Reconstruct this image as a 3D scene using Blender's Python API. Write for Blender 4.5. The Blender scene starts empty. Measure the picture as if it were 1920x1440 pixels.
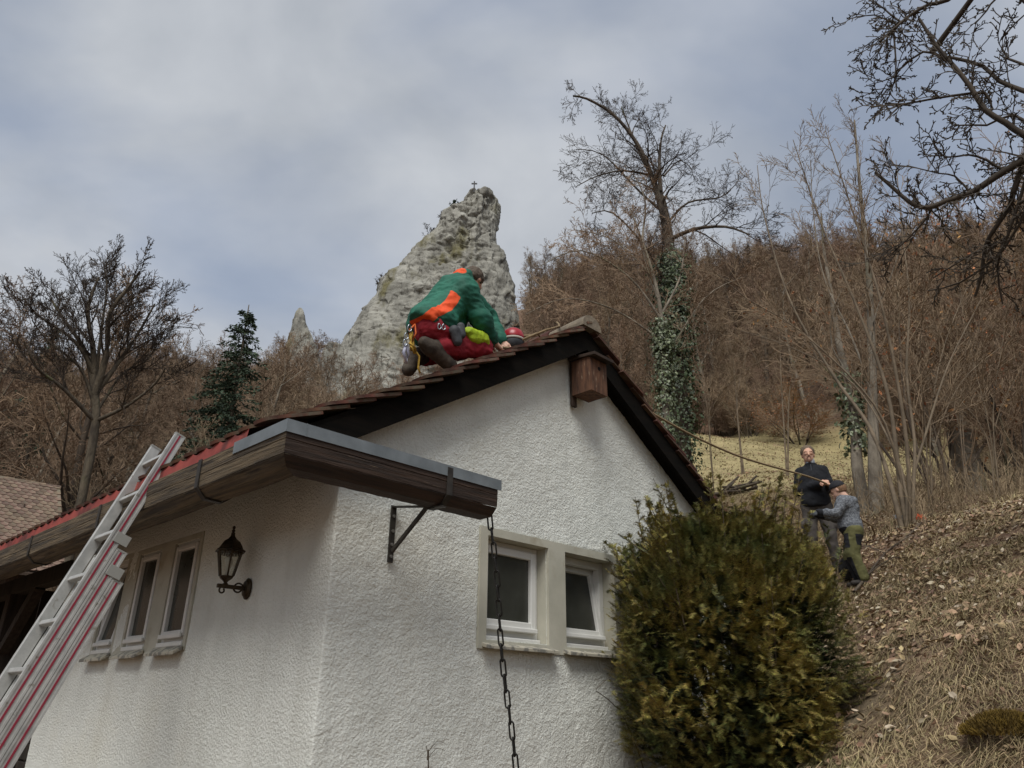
import bpy, bmesh, math, random
import numpy as np
from mathutils import Matrix, Vector
rng = np.random.default_rng(7); random.seed(7)
SC = bpy.context.scene; COL = SC.collection
R = math.radians

# ---------------------------------------------------------------- camera
FPX = 1400.0; PITCH = R(23.3); ROLL = R(0.6); YAW = R(45.7)
CAM = np.array([0, 0, 1.6])
_fw = np.array([0, math.cos(PITCH), math.sin(PITCH)]); _u0 = np.array([0, -math.sin(PITCH), math.cos(PITCH)]); _r0 = np.array([1., 0, 0])
_rt = math.cos(ROLL) * _r0 + math.sin(ROLL) * _u0; _up = -math.sin(ROLL) * _r0 + math.cos(ROLL) * _u0
cd = bpy.data.cameras.new('camera'); cam = bpy.data.objects.new('camera', cd); COL.objects.link(cam)
cd.sensor_fit = 'HORIZONTAL'; cd.sensor_width = 36; cd.lens = 36 * FPX / 1920; cd.clip_start = .05; cd.clip_end = 3000
M = Matrix.Identity(4)
for i in range(3):
    M[i][0] = _rt[i]; M[i][1] = _up[i]; M[i][2] = -_fw[i]; M[i][3] = CAM[i]
cam.matrix_world = M; SC.camera = cam

# ---------------------------------------------------------------- light
SUN_EL, SUN_AZ = R(55), R(-170)       # azimuth from +Y towards +X: the sun stands behind the photographer
sd = bpy.data.lights.new('sun', 'SUN'); sun = bpy.data.objects.new('sun', sd); COL.objects.link(sun)
sd.energy = 1.5; sd.angle = R(32); sd.color = (1, .975, .93)
sdir = Vector((math.sin(SUN_AZ) * math.cos(SUN_EL), math.cos(SUN_AZ) * math.cos(SUN_EL), math.sin(SUN_EL)))
sun.rotation_euler = sdir.to_track_quat('Z', 'Y').to_euler(); sun.location = (0, 0, 60)
W = bpy.data.worlds.new('World'); SC.world = W; W.use_nodes = True
nt = W.node_tree; nt.nodes.clear()
def wn(t, **k):
    n = nt.nodes.new(t)
    for a, b in k.items(): setattr(n, a, b)
    return n
out = wn('ShaderNodeOutputWorld'); bg = wn('ShaderNodeBackground'); bg.inputs[1].default_value = .075
sky = wn('ShaderNodeTexSky', sky_type='NISHITA'); sky.sun_disc = False; sky.sun_elevation = SUN_EL; sky.sun_rotation = SUN_AZ; sky.dust_density = 2.0
tc = wn('ShaderNodeTexCoord'); sep = wn('ShaderNodeSeparateXYZ'); nt.links.new(tc.outputs['Generated'], sep.inputs[0])
# cloud layer: direction projected on a flat deck high above (x/(z+k), y/(z+k))
zk = wn('ShaderNodeMath', operation='ADD'); zk.inputs[1].default_value = .30; nt.links.new(sep.outputs[2], zk.inputs[0])
zm = wn('ShaderNodeMath', operation='MAXIMUM'); zm.inputs[1].default_value = .12; nt.links.new(zk.outputs[0], zm.inputs[0])
dx = wn('ShaderNodeMath', operation='DIVIDE'); dy = wn('ShaderNodeMath', operation='DIVIDE')
for d, o in ((dx, 0), (dy, 1)):
    nt.links.new(sep.outputs[o], d.inputs[0]); nt.links.new(zm.outputs[0], d.inputs[1])
cmb = wn('ShaderNodeCombineXYZ'); nt.links.new(dx.outputs[0], cmb.inputs[0]); nt.links.new(dy.outputs[0], cmb.inputs[1])
n1 = wn('ShaderNodeTexNoise'); n1.inputs['Scale'].default_value = 1.7; n1.inputs['Detail'].default_value = 5; n1.inputs['Roughness'].default_value = .5; n1.inputs['Distortion'].default_value = .35
n2 = wn('ShaderNodeTexNoise'); n2.inputs['Scale'].default_value = 3.1; n2.inputs['Detail'].default_value = 5; n2.inputs['Roughness'].default_value = .5; n2.inputs['Distortion'].default_value = .2
mp = wn('ShaderNodeMapping'); mp.inputs['Location'].default_value = (3.3, 1.15, 0); mp.inputs['Rotation'].default_value = (0, 0, .5); mp.inputs['Scale'].default_value = (.8, 1.25, 1)
nt.links.new(cmb.outputs[0], mp.inputs[0]); nt.links.new(mp.outputs[0], n1.inputs['Vector'])
mp2 = wn('ShaderNodeMapping'); mp2.inputs['Location'].default_value = (7.1, 2.0, 4); nt.links.new(cmb.outputs[0], mp2.inputs[0]); nt.links.new(mp2.outputs[0], n2.inputs['Vector'])
r1 = wn('ShaderNodeValToRGB'); r1.color_ramp.elements[0].position = .36; r1.color_ramp.elements[1].position = .56
r1.color_ramp.elements[0].color = (.55, .55, .55, 1); r1.color_ramp.elements[1].color = (.97, .97, .97, 1)
nt.links.new(n1.outputs[0], r1.inputs[0])
r2 = wn('ShaderNodeValToRGB'); r2.color_ramp.elements[0].position = .32; r2.color_ramp.elements[1].position = .66
r2.color_ramp.elements[0].color = (2.5, 2.72, 3.05, 1); r2.color_ramp.elements[1].color = (3.85, 4.02, 4.28, 1)
nt.links.new(n2.outputs[0], r2.inputs[0])
mx = wn('ShaderNodeMixRGB'); nt.links.new(r1.outputs[0], mx.inputs[0]); nt.links.new(sky.outputs[0], mx.inputs[1]); nt.links.new(r2.outputs[0], mx.inputs[2])
nt.links.new(mx.outputs[0], bg.inputs[0]); nt.links.new(bg.outputs[0], out.inputs[0])
vs = SC.view_settings; vs.view_transform = 'Standard'; vs.look = 'None'; vs.gamma = 1; vs.use_curve_mapping = False; vs.exposure = 1.0
SC.cycles.max_bounces = 6; SC.cycles.transparent_max_bounces = 6; SC.cycles.use_denoising = True

# ---------------------------------------------------------------- helpers
def lin(h):
    h = h.lstrip('#'); o = []
    for i in (0, 2, 4):
        c = int(h[i:i+2], 16) / 255; o.append(c / 12.92 if c <= .04045 else ((c + .055) / 1.055) ** 2.4)
    return (*o, 1)
MATS = {}
def mat(name, c1, c2=None, scale=5, rough=.7, bump=None, metal=0, rnd=0, island=0, stretch=None, spec=.4, detail=6, lo=.35, hi=.65, c3=None, s3=1.5, lo3=.5, hi3=.6, sss=0):
    """two-tone noise material; bump=[(scale, strength, distance)...]; rnd = brightness change by object, island = by mesh island"""
    if name in MATS: return MATS[name]
    m = bpy.data.materials.new(name); m.use_nodes = True; t = m.node_tree; N = t.nodes; L = t.links
    b = N['Principled BSDF']; b.inputs['Roughness'].default_value = rough; b.inputs['Metallic'].default_value = metal
    b.inputs['Specular IOR Level'].default_value = spec
    if sss: b.inputs['Subsurface Weight'].default_value = sss; b.inputs['Subsurface Radius'].default_value = (.02, .008, .004); b.inputs['Subsurface Scale'].default_value = .5
    co = N.new('ShaderNodeTexCoord'); vec = co.outputs['Object']
    if stretch:
        mpn = N.new('ShaderNodeMapping'); mpn.inputs['Scale'].default_value = stretch; L.new(vec, mpn.inputs[0]); vec = mpn.outputs[0]
    def noise(s, det=6):
        n = N.new('ShaderNodeTexNoise'); n.inputs['Scale'].default_value = s; n.inputs['Detail'].default_value = det; n.inputs['Roughness'].default_value = .6
        L.new(vec, n.inputs['Vector']); return n
    col = None
    if c2 is None:
        rg = N.new('ShaderNodeRGB'); rg.outputs[0].default_value = c1; col = rg.outputs[0]
    else:
        n = noise(scale, detail); r = N.new('ShaderNodeValToRGB'); e = r.color_ramp.elements
        e[0].position = lo; e[1].position = hi; e[0].color = c1; e[1].color = c2; L.new(n.outputs[0], r.inputs[0]); col = r.outputs[0]
    if c3 is not None:
        n = noise(s3, 5); r = N.new('ShaderNodeMapRange'); r.inputs[1].default_value = lo3; r.inputs[2].default_value = hi3; L.new(n.outputs[0], r.inputs[0])
        x = N.new('ShaderNodeMixRGB'); L.new(r.outputs[0], x.inputs[0]); L.new(col, x.inputs[1]); x.inputs[2].default_value = c3; col = x.outputs[0]
    for amt, kind in ((rnd, 'o'), (island, 'i')):
        if amt:
            if kind == 'o': src = N.new('ShaderNodeObjectInfo').outputs['Random']
            else: src = N.new('ShaderNodeNewGeometry').outputs['Random Per Island']
            hs = N.new('ShaderNodeHueSaturation'); mr = N.new('ShaderNodeMapRange'); mr.inputs[3].default_value = 1 - amt; mr.inputs[4].default_value = 1 + amt
            L.new(src, mr.inputs[0]); L.new(mr.outputs[0], hs.inputs['Value'])
            ml = N.new('ShaderNodeMath'); ml.operation = 'MULTIPLY'; ml.inputs[1].default_value = 7.31; fr = N.new('ShaderNodeMath'); fr.operation = 'FRACT'
            L.new(src, ml.inputs[0]); L.new(ml.outputs[0], fr.inputs[0])
            m2 = N.new('ShaderNodeMapRange'); m2.inputs[3].default_value = .5 - .05 * amt; m2.inputs[4].default_value = .5 + .05 * amt; L.new(fr.outputs[0], m2.inputs[0]); L.new(m2.outputs[0], hs.inputs['Hue'])
            L.new(col, hs.inputs['Color']); col = hs.outputs[0]
    L.new(col, b.inputs['Base Color'])
    prev = None
    for (s, st, di) in (bump or []):
        n = noise(s, 5); bp = N.new('ShaderNodeBump'); bp.inputs['Strength'].default_value = st; bp.inputs['Distance'].default_value = di
        L.new(n.outputs[0], bp.inputs['Height'])
        if prev: L.new(prev, bp.inputs['Normal'])
        prev = bp.outputs[0]
    if prev: L.new(prev, b.inputs['Normal'])
    MATS[name] = m; return m

def link(o, parent=None):
    COL.objects.link(o)
    if parent is not None: o.parent = parent
    return o
def mesh_np(name, V, F, smooth=False, mat_idx=None):
    """F: (n,k) array or list of such arrays"""
    me = bpy.data.meshes.new(name); V = np.asarray(V, np.float32); Fs = [np.asarray(f, np.int32) for f in (F if isinstance(F, list) else [F]) if len(f)]
    me.vertices.add(len(V)); me.vertices.foreach_set('co', V.ravel())
    nl = sum(f.size for f in Fs); npoly = sum(len(f) for f in Fs)
    me.loops.add(nl); me.loops.foreach_set('vertex_index', np.concatenate([f.ravel() for f in Fs]))
    tot = np.concatenate([np.full(len(f), f.shape[1], np.int32) for f in Fs]); st = np.concatenate([[0], np.cumsum(tot)[:-1]]).astype(np.int32)
    me.polygons.add(npoly); me.polygons.foreach_set('loop_start', st); me.polygons.foreach_set('loop_total', tot)
    if mat_idx is not None: me.polygons.foreach_set('material_index', np.asarray(mat_idx, np.int32))
    me.polygons.foreach_set('use_smooth', np.full(npoly, smooth, bool))
    me.update(calc_edges=True); me.validate(); return me
def obj(name, me, m, parent=None, loc=None, rot=None):
    if m is not None:
        for x in (m if isinstance(m, (list, tuple)) else [m]): me.materials.append(x)
    o = bpy.data.objects.new(name, me); link(o, parent)
    if loc is not None: o.location = loc
    if rot is not None: o.rotation_euler = rot
    return o
def tag(o, label=None, cat=None, group=None, kind=None):
    if label: o['label'] = label
    if cat: o['category'] = cat
    if group: o['group'] = group
    if kind: o['kind'] = kind
    return o
def thing(name, label, cat, loc=(0, 0, 0), rz=0, group=None):
    o = bpy.data.objects.new(name, None); o.empty_display_size = .1; link(o); o.location = loc; o.rotation_euler = (0, 0, rz)
    return tag(o, label, cat, group)

class MB:
    """collects simple solids; build() links them as one mesh object"""
    def __init__(s): s.V = []; s.F = []
    def add(s, V, F):
        n = len(s.V); s.V += [tuple(v) for v in V]; s.F += [tuple(i + n for i in f) for f in F]; return s
    def box(s, lo, hi):
        (a, b, c), (d, e, f) = lo, hi
        return s.add([(a,b,c),(d,b,c),(d,e,c),(a,e,c),(a,b,f),(d,b,f),(d,e,f),(a,e,f)], [(0,3,2,1),(4,5,6,7),(0,1,5,4),(1,2,6,5),(2,3,7,6),(3,0,4,7)])
    def obox(s, c, ax, ay, az):
        c, ax, ay, az = map(np.array, (c, ax, ay, az))
        return s.add([c + i*ax + j*ay + k*az for k in (-1,1) for (i,j) in ((-1,-1),(1,-1),(1,1),(-1,1))], [(0,3,2,1),(4,5,6,7),(0,1,5,4),(1,2,6,5),(2,3,7,6),(3,0,4,7)])
    def bar(s, p, q, w, h, ref=(0, 0, 1)):
        p, q = np.array(p, float), np.array(q, float); d = q - p; l = np.linalg.norm(d); d /= l
        r = np.array(ref, float)
        if abs(d @ r) > .98: r = np.array([1., 0, 0])
        x = np.cross(d, r); x /= np.linalg.norm(x); y = np.cross(x, d)
        return s.obox((p + q) / 2, d * l / 2, x * w / 2, y * h / 2)
    def prism(s, poly, p0, p1):
        """poly: list of 3D offsets; swept from p0 to p1 (points may be per-corner lists)"""
        n = len(poly); A = [np.array(p0) + np.array(q) for q in poly]; B = [np.array(p1) + np.array(q) for q in poly]
        return s.add(A + B, [tuple(range(n))[::-1], tuple(range(n, 2*n))] + [(i, (i+1) % n, n + (i+1) % n, n + i) for i in range(n)])
    def loft(s, rings, caps=True, closed=True):
        n = len(rings[0]); V = [p for r in rings for p in r]; F = []
        for k in range(len(rings) - 1):
            for i in range(n if closed else n - 1):
                j = (i + 1) % n; F.append((k*n+i, k*n+j, (k+1)*n+j, (k+1)*n+i))
        if caps: F += [tuple(range(n))[::-1], tuple(range((len(rings)-1)*n, len(rings)*n))]
        return s.add(V, F)
    def tube(s, pts, r, k=8, caps=True):
        pts = [np.array(p, float) for p in pts]; n = len(pts); rs = r if hasattr(r, '__len__') else [r] * n; rings = []; ref = None
        for i, p in enumerate(pts):
            t = pts[min(i+1, n-1)] - pts[max(i-1, 0)]; t = t / (np.linalg.norm(t) + 1e-9)
            if ref is None: ref = np.array([0, 0, 1.]) if abs(t[2]) < .9 else np.array([1., 0, 0])
            x = np.cross(t, ref); x /= np.linalg.norm(x) + 1e-9; y = np.cross(x, t); ref = y if abs(t @ ref) > .95 else ref
            rings.append([p + rs[i] * (math.cos(a) * x + math.sin(a) * y) for a in np.arange(k) * 2 * math.pi / k])
        return s.loft(rings, caps)
    def lathe(s, prof, c=(0, 0, 0), k=16):
        return s.loft([[(c[0] + r*math.cos(a), c[1] + r*math.sin(a), c[2] + z) for a in np.arange(k)*2*math.pi/k] for r, z in prof])
    def mesh(s, name='mesh', smooth=False):
        me = bpy.data.meshes.new(name); me.from_pydata([tuple(map(float, v)) for v in s.V], [], s.F); me.update()
        if smooth: me.polygons.foreach_set('use_smooth', [True] * len(me.polygons))
        return me
    def build(s, name, m, parent=None, smooth=False, bevel=0, auto=None, **k):
        o = obj(name, s.mesh(name, smooth), m, parent, **k)
        if bevel:
            b = o.modifiers.new('bevel', 'BEVEL'); b.width = bevel; b.segments = 2; b.limit_method = 'ANGLE'; b.angle_limit = R(35)
        return o

# gradient noise ------------------------------------------------------------
_P = np.random.default_rng(3).permutation(256); _P = np.concatenate([_P, _P, _P])
_G = np.random.default_rng(4).normal(size=(256, 3)); _G /= np.linalg.norm(_G, axis=1)[:, None]
def pnoise(p, freq=1.0):
    p = np.asarray(p, float) * freq; i = np.floor(p).astype(int); f = p - i; i &= 255; u = f*f*f*(f*(f*6-15)+10); r = 0
    for a in (0, 1):
        for b in (0, 1):
            for c in (0, 1):
                h = _P[_P[_P[(i[:, 0]+a) & 255] + ((i[:, 1]+b) & 255)] + ((i[:, 2]+c) & 255)]
                d = ((f - (a, b, c)) * _G[h]).sum(1)
                r = r + d * (u[:, 0] if a else 1-u[:, 0]) * (u[:, 1] if b else 1-u[:, 1]) * (u[:, 2] if c else 1-u[:, 2])
    return r
def fbm(p, freq, oct=4, gain=.5, ridged=False):
    s = 0; a = 1
    for k in range(oct):
        n = pnoise(np.asarray(p) + 17.3 * k, freq * 2 ** k); s = s + a * ((.5 - np.abs(n)) if ridged else n); a *= gain
    return s

# pixel -> direction (only a direction; distances come from what each thing touches)
def ray(x, y):
    d = (x - 960) * _rt + (720 - y) * _up + FPX * _fw; return d / math.hypot(d[0], d[1])
def at(x, y, r): return CAM + ray(x, y) * r        # point at horizontal distance r
E1 = np.array([math.cos(YAW), math.sin(YAW), 0]); E2 = np.array([-math.sin(YAW), math.cos(YAW), 0])
_d = ray(600, 1260); HQ = np.array([_d[0] * 4.3, _d[1] * 4.3, 0])
def hw(u, v, z): return HQ + u * E1 + v * E2 + np.array([0, 0, z])   # house axes -> world
def on_v(x, y, v):                                                     # pixel -> house coords on plane v
    d = ray(x, y); t = (v - E2 @ (CAM - HQ)) / (E2 @ d); P = CAM + t * d - HQ; return np.array([P @ E1, v, P[2]])

# ================================================================ terrain
_AZ = np.array([-180, -60, -37, -23, -14, 0, 10, 20, 28, 35, 50, 90, 180.])
_RR = np.array([0, 16, 25, 45, 62, 100, 160, 260, 900.])
_Z = np.array([[0, 0, 0, 0, 0, 2, 5, 10, 12], [0, .5, 1, 2, 4, 15, 40, 45, 48], [0, .5, 1.2, 3, 7, 24, 46, 50, 52], [0, .8, 2, 6, 11, 29, 54, 58, 60],
               [0, 1.2, 3.5, 8, 13, 31, 66, 70, 72], [0, 3, 6, 13, 18, 41, 90, 95, 97], [0, 4.6, 7.6, 14.5, 21, 52, 89, 93, 95], [0, 4.9, 8.2, 15.1, 21.5, 50, 83, 88, 90],
               [0, 5.3, 8.0, 14.5, 20.8, 48, 78, 84, 86], [0, 5.1, 7.4, 13, 20, 45, 74, 80, 82], [0, 5.5, 8, 13, 19, 42, 68, 74, 76], [0, 5, 7, 9, 12, 25, 45, 50, 52], [0, 0, 0, 0, 0, 2, 5, 10, 12]])
def ground(x, y):
    x = np.asarray(x, float); y = np.asarray(y, float); r = np.hypot(x, y); az = np.degrees(np.arctan2(x, y))
    ia = np.clip(np.searchsorted(_AZ, az, 'right') - 1, 0, len(_AZ) - 2); fa = (az - _AZ[ia]) / (_AZ[ia+1] - _AZ[ia]); fa = fa*fa*(3-2*fa)
    ir = np.clip(np.searchsorted(_RR, r, 'right') - 1, 0, len(_RR) - 2); fr = np.clip((r - _RR[ir]) / (_RR[ir+1] - _RR[ir]), 0, 1)
    z = (_Z[ia, ir]*(1-fa) + _Z[ia+1, ir]*fa)*(1-fr) + (_Z[ia, ir+1]*(1-fa) + _Z[ia+1, ir+1]*fa)*fr
    pl = .534 * x + .176 * y - .588; pl = np.log1p(np.exp(np.clip(pl * 6, -40, 40))) / 6       # the bank beside the house
    crest = np.clip((pl - 3.2) / 1.5, 0, 1); pl = pl - .35 * crest * np.maximum(pl - 3.2, 0)
    w = np.clip((r - 9) / 7, 0, 1); w = w*w*(3-2*w)
    z = pl * (1-w) + z * w
    p = np.stack([x.ravel(), y.ravel(), np.zeros(x.size)], 1)
    n = fbm(p, .045, 3) * np.clip((r.ravel() - 20) / 40, 0, 1) * 5 + fbm(p, .5, 3) * .14 * np.clip(pl.ravel() * 2, 0, 1) + fbm(p, 2.2, 3) * .05 * np.clip(pl.ravel() * 2, 0, 1)
    return z + n.reshape(z.shape)
def gz(x, y): return float(ground(np.array([x]), np.array([y]))[0])
_r = np.concatenate([[.02], np.geomspace(.5, 900, 250)]); _a = np.radians(np.concatenate([np.arange(-180, -50, 3), np.arange(-50, 50, .5), np.arange(50, 180, 3)]))
A, Rr = np.meshgrid(_a, _r); X = Rr*np.sin(A); Y = Rr*np.cos(A); Z = ground(X, Y)
na = len(_a); nr = len(_r); I = np.arange(nr*na).reshape(nr, na); J = np.roll(I, -1, 1)
F = np.stack([I[:-1].ravel(), J[:-1].ravel(), J[1:].ravel(), I[1:].ravel()], 1)[:, ::-1]
gm = mat('leaf_litter_soil', lin('#4f3d30'), lin('#7d634e'), 3.0, .95, [(9, .6, .05), (40, .5, .02)], c3=lin('#6e6450'), s3=.35, lo3=.5, hi3=.65)
gme = mesh_np('ground', np.stack([X.ravel(), Y.ravel(), Z.ravel()], 1), F, True)
# where dry meadow grass grows instead of leaf litter (a colour of the ground itself)
azd = np.degrees(A.ravel()); rr_ = Rr.ravel() + 4*fbm(np.stack([X.ravel(), Y.ravel(), 0*X.ravel()], 1), .12, 3)
mask = np.clip((rr_-21)/5, 0, 1)*np.clip((61-rr_)/3, 0, 1)*np.clip((azd-2)/4, 0, 1)*np.clip((36-azd)/6, 0, 1)
at_ = gme.attributes.new('meadow', 'FLOAT', 'POINT'); at_.data.foreach_set('value', mask.astype(np.float32))
def add_mask(m, attr, c1, c2, scale):
    t = m.node_tree; N = t.nodes; L = t.links; b = N['Principled BSDF']; old = b.inputs['Base Color'].links[0].from_socket
    a = N.new('ShaderNodeAttribute'); a.attribute_name = attr; n = N.new('ShaderNodeTexNoise'); n.inputs['Scale'].default_value = scale; n.inputs['Detail'].default_value = 8
    co = N.new('ShaderNodeTexCoord'); L.new(co.outputs['Object'], n.inputs['Vector']); r = N.new('ShaderNodeValToRGB'); r.color_ramp.elements[0].color = c1; r.color_ramp.elements[1].color = c2
    r.color_ramp.elements[0].position = .35; r.color_ramp.elements[1].position = .65; L.new(n.outputs[0], r.inputs[0])
    x = N.new('ShaderNodeMixRGB'); L.new(a.outputs['Fac'], x.inputs[0]); L.new(old, x.inputs[1]); L.new(r.outputs[0], x.inputs[2]); L.new(x.outputs[0], b.inputs['Base Color'])
add_mask(gm, 'meadow', lin('#857a55'), lin('#9f9169'), .9)
tag(obj('ground', gme, gm), kind='structure')
# ================================================================ house
SL = .615; AU, AZt = 2.16, 4.59                      # roof: tan of the pitch, apex of the tile surface
EU, VG, HL, HWD = -.60, -.18, 8.6, 4.34              # eave edge, verge edge, house length, width
def roofz(u): return AZt - SL * abs(u - AU)
def tilez(u): return roofz(u) + (.085 * max(0, .15 - u) if u < AU else 0)      # the lowest courses kick up at the eave
stucco = mat('rough_white_render', lin('#dbddd5'), lin('#e9ebe3'), 2.2, .92, [(150, .5, .004), (58, 1.0, .017), (16, .25, .02)], c3=lin('#d2d0c1'), s3=1.1, lo3=.55, hi3=.85)
plaster = mat('grey_plaster', lin('#a9a798'), lin('#bab7a8'), 3, .85, [(60, .2, .003)], c3=lin('#9d9683'), s3=4, lo3=.55, hi3=.7)
blackwood = mat('dark_stained_timber', lin('#0b0a08'), lin('#17130f'), 4, .95, [(30, .3, .004)], spec=.12, stretch=(1, 6, 6))
gutwood = mat('weathered_gutter_wood', lin('#2c251d'), lin('#75664f'), 7, .85, [(9, 1, .012), (30, .8, .004)], stretch=(9, .45, 9), c3=lin('#3b342b'), s3=3.5, lo3=.48, hi3=.62)
gutwood2 = mat('brown_gutter_wood', lin('#211812'), lin('#3d2d22'), 6, .75, [(9, .8, .01), (30, .6, .004)], stretch=(.45, 9, 9), c3=lin('#6b5c4a'), s3=9, lo3=.68, hi3=.72)
zinc = mat('zinc_flashing', lin('#6b7275'), lin('#80878a'), 6, .45, [(20, .1, .003)], metal=.35)
darksteel = mat('dark_painted_steel', lin('#2c2a27'), lin('#403c37'), 20, .55, [(120, .2, .001)], metal=.3)
whitepvc = mat('white_window_frame', lin('#cfcfca'), lin('#dcdcd7'), 4, .4, spec=.5)
slate = mat('peeling_sill', lin('#77756e'), lin('#aca797'), 18, .8, [(60, .2, .002)], lo=.45, hi=.52)
clay = mat('old_clay_tile', lin('#3c261e'), lin('#664233'), 12, .9, [(60, .3, .003)], rnd=.32, c3=lin('#5b5345'), s3=7, lo3=.46, hi3=.62)
redapron = mat('red_eave_apron', lin('#7a342e'), lin('#934239'), 5, .7, c3=lin('#5b2a25'), s3=3)
mortar = mat('lichen_mortar', lin('#6b6256'), lin('#857a69'), 14, .95, [(30, .6, .01)])

def add_streaks(m, c):
    """faint rain streaks running down the render"""
    t = m.node_tree; N = t.nodes; L = t.links; b = N['Principled BSDF']; old = b.inputs['Base Color'].links[0].from_socket
    co = N.new('ShaderNodeTexCoord'); mpn = N.new('ShaderNodeMapping'); mpn.inputs['Scale'].default_value = (5, 5, .3); L.new(co.outputs['Object'], mpn.inputs[0])
    n = N.new('ShaderNodeTexNoise'); n.inputs['Scale'].default_value = 1.6; n.inputs['Detail'].default_value = 6; L.new(mpn.outputs[0], n.inputs['Vector'])
    r = N.new('ShaderNodeMapRange'); r.inputs[1].default_value = .5; r.inputs[2].default_value = .8; r.inputs[4].default_value = .2; L.new(n.outputs[0], r.inputs[0])
    v = N.new('ShaderNodeTexNoise'); v.inputs['Scale'].default_value = 120; v.inputs['Detail'].default_value = 3; L.new(co.outputs['Object'], v.inputs['Vector']); r2 = N.new('ShaderNodeMapRange'); r2.inputs[1].default_value = .62; r2.inputs[2].default_value = .72; r2.inputs[4].default_value = .4; L.new(v.outputs[0], r2.inputs[0])
    mx_ = N.new('ShaderNodeMath'); mx_.operation = 'MAXIMUM'; L.new(r.outputs[0], mx_.inputs[0]); L.new(r2.outputs[0], mx_.inputs[1])
    x = N.new('ShaderNodeMixRGB'); L.new(mx_.outputs[0], x.inputs[0]); L.new(old, x.inputs[1]); x.inputs[2].default_value = c; L.new(x.outputs[0], b.inputs['Base Color'])
add_streaks(stucco, lin('#a8a495'))
house = thing('house', 'low white rendered house with brown tiled gable roof and wooden gutter', 'house', tuple(HQ), YAW)
# openings in house coords: left wall (v0, v1, z0, z1), gable wall (u0, u1, z0, z1)
OPL = [(1.74, 2.16, 1.95, 2.70), (2.40, 2.82, 1.95, 2.70), (3.06, 3.48, 1.95, 2.70)]
OPG = [(1.19, 1.80, 1.985, 2.655), (1.985, 2.58, 1.985, 2.655)]
WEND = 4.54
def stucco_wall():
    """one skin: along the left wall, round the soft corner, along the gable wall; real relief on a fine grid"""
    h = .0175; rad = .010; arc = rad * math.pi / 2
    Ll = WEND - rad; Lg = HWD - rad; s = np.concatenate([np.arange(0, Ll, h), Ll + np.linspace(0, arc, 6)[:-1], Ll + arc + np.arange(0, Lg, h), [Ll + arc + Lg]])
    zz = np.arange(-.3, 4.56, h); S, Zg = np.meshgrid(s, zz)
    th = np.clip((S - Ll) / arc, 0, 1) * math.pi / 2
    vl = np.maximum(WEND - S, rad); ug = np.maximum(S - Ll - arc, 0)
    U = rad - rad*np.cos(th) + ug; Vv = np.where(S < Ll, vl, rad - rad*np.sin(th)); nu, nv = -np.cos(th), -np.sin(th)
    top = np.minimum(roofz(0) - .16 + SL * np.clip(U, 0, AU) - SL * np.maximum(U - AU, 0), 99)
    Zc = np.minimum(Zg, top)
    P = np.stack([U.ravel(), Vv.ravel(), Zc.ravel()], 1); gab = np.clip((S.ravel() - Ll) / (arc * 3), 0, 1)
    d = fbm(P, 1.1, 2) * .016 + fbm(P + 5, 9, 2) * .003 * (.5 + gab) + (fbm(P * (1, 1, 1.15), 36, 1, .6)) * .0085 * (.3 + .75*gab) + np.abs(pnoise(P, 24)) * .004 * gab
    edge = np.zeros(len(P), bool)
    for (a, b, c, e) in OPL: edge |= (np.abs(P[:, 0]) < .06) & (P[:, 1] > a-.04) & (P[:, 1] < b+.04) & (P[:, 2] > c-.04) & (P[:, 2] < e+.04)
    for (a, b, c, e) in [(1.12, 2.70, 1.93, 2.71)]: edge |= (np.abs(P[:, 1]) < .06) & (P[:, 0] > a+.005) & (P[:, 0] < b-.005) & (P[:, 2] > c+.005) & (P[:, 2] < e-.005)
    d = np.where(edge, -.012, d)
    P[:, 0] += nu.ravel() * d; P[:, 1] += nv.ravel() * d
    n, m_ = S.shape; I = np.arange(n*m_).reshape(n, m_)
    F = np.stack([I[:-1, :-1].ravel(), I[:-1, 1:].ravel(), I[1:, 1:].ravel(), I[1:, :-1].ravel()], 1)
    C = np.stack([U.ravel(), Vv.ravel(), Zg.ravel()], 1)[F].mean(1); tp = top.ravel()[F].max(1); keep = C[:, 2] - h < tp
    for (a, b, c, e) in OPL: keep &= ~((C[:, 0] < .03) & (C[:, 1] > a) & (C[:, 1] < b) & (C[:, 2] > c) & (C[:, 2] < e))
    for (a, b, c, e) in OPG: keep &= ~((C[:, 1] < .03) & (C[:, 0] > a) & (C[:, 0] < b) & (C[:, 2] > c) & (C[:, 2] < e))
    F = F[keep]; use = np.unique(F); mp_ = np.zeros(len(P), int); mp_[use] = np.arange(len(use))
    return mesh_np('wall', P[use], mp_[F], True)
obj('wall', stucco_wall(), stucco, house)
# the other walls, and dark sheets added inside to stop light leaking through
(MB().box((HWD-.25, .3, -.3), (HWD, HL-.3, 2.95)).build('wall', stucco, house))
(MB().box((.012, WEND-.25, -.3), (HWD-.25, WEND, 2.95)).build('wall', stucco, house))
inner = mat('dark_baffle', lin('#2b2a28'), lin('#34322f'), 2, .9)
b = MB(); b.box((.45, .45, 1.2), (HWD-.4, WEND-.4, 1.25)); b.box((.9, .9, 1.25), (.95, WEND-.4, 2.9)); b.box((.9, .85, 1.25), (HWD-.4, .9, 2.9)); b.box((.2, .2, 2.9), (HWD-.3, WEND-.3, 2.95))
b.build('light_leak_baffle', inner, house)

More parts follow.
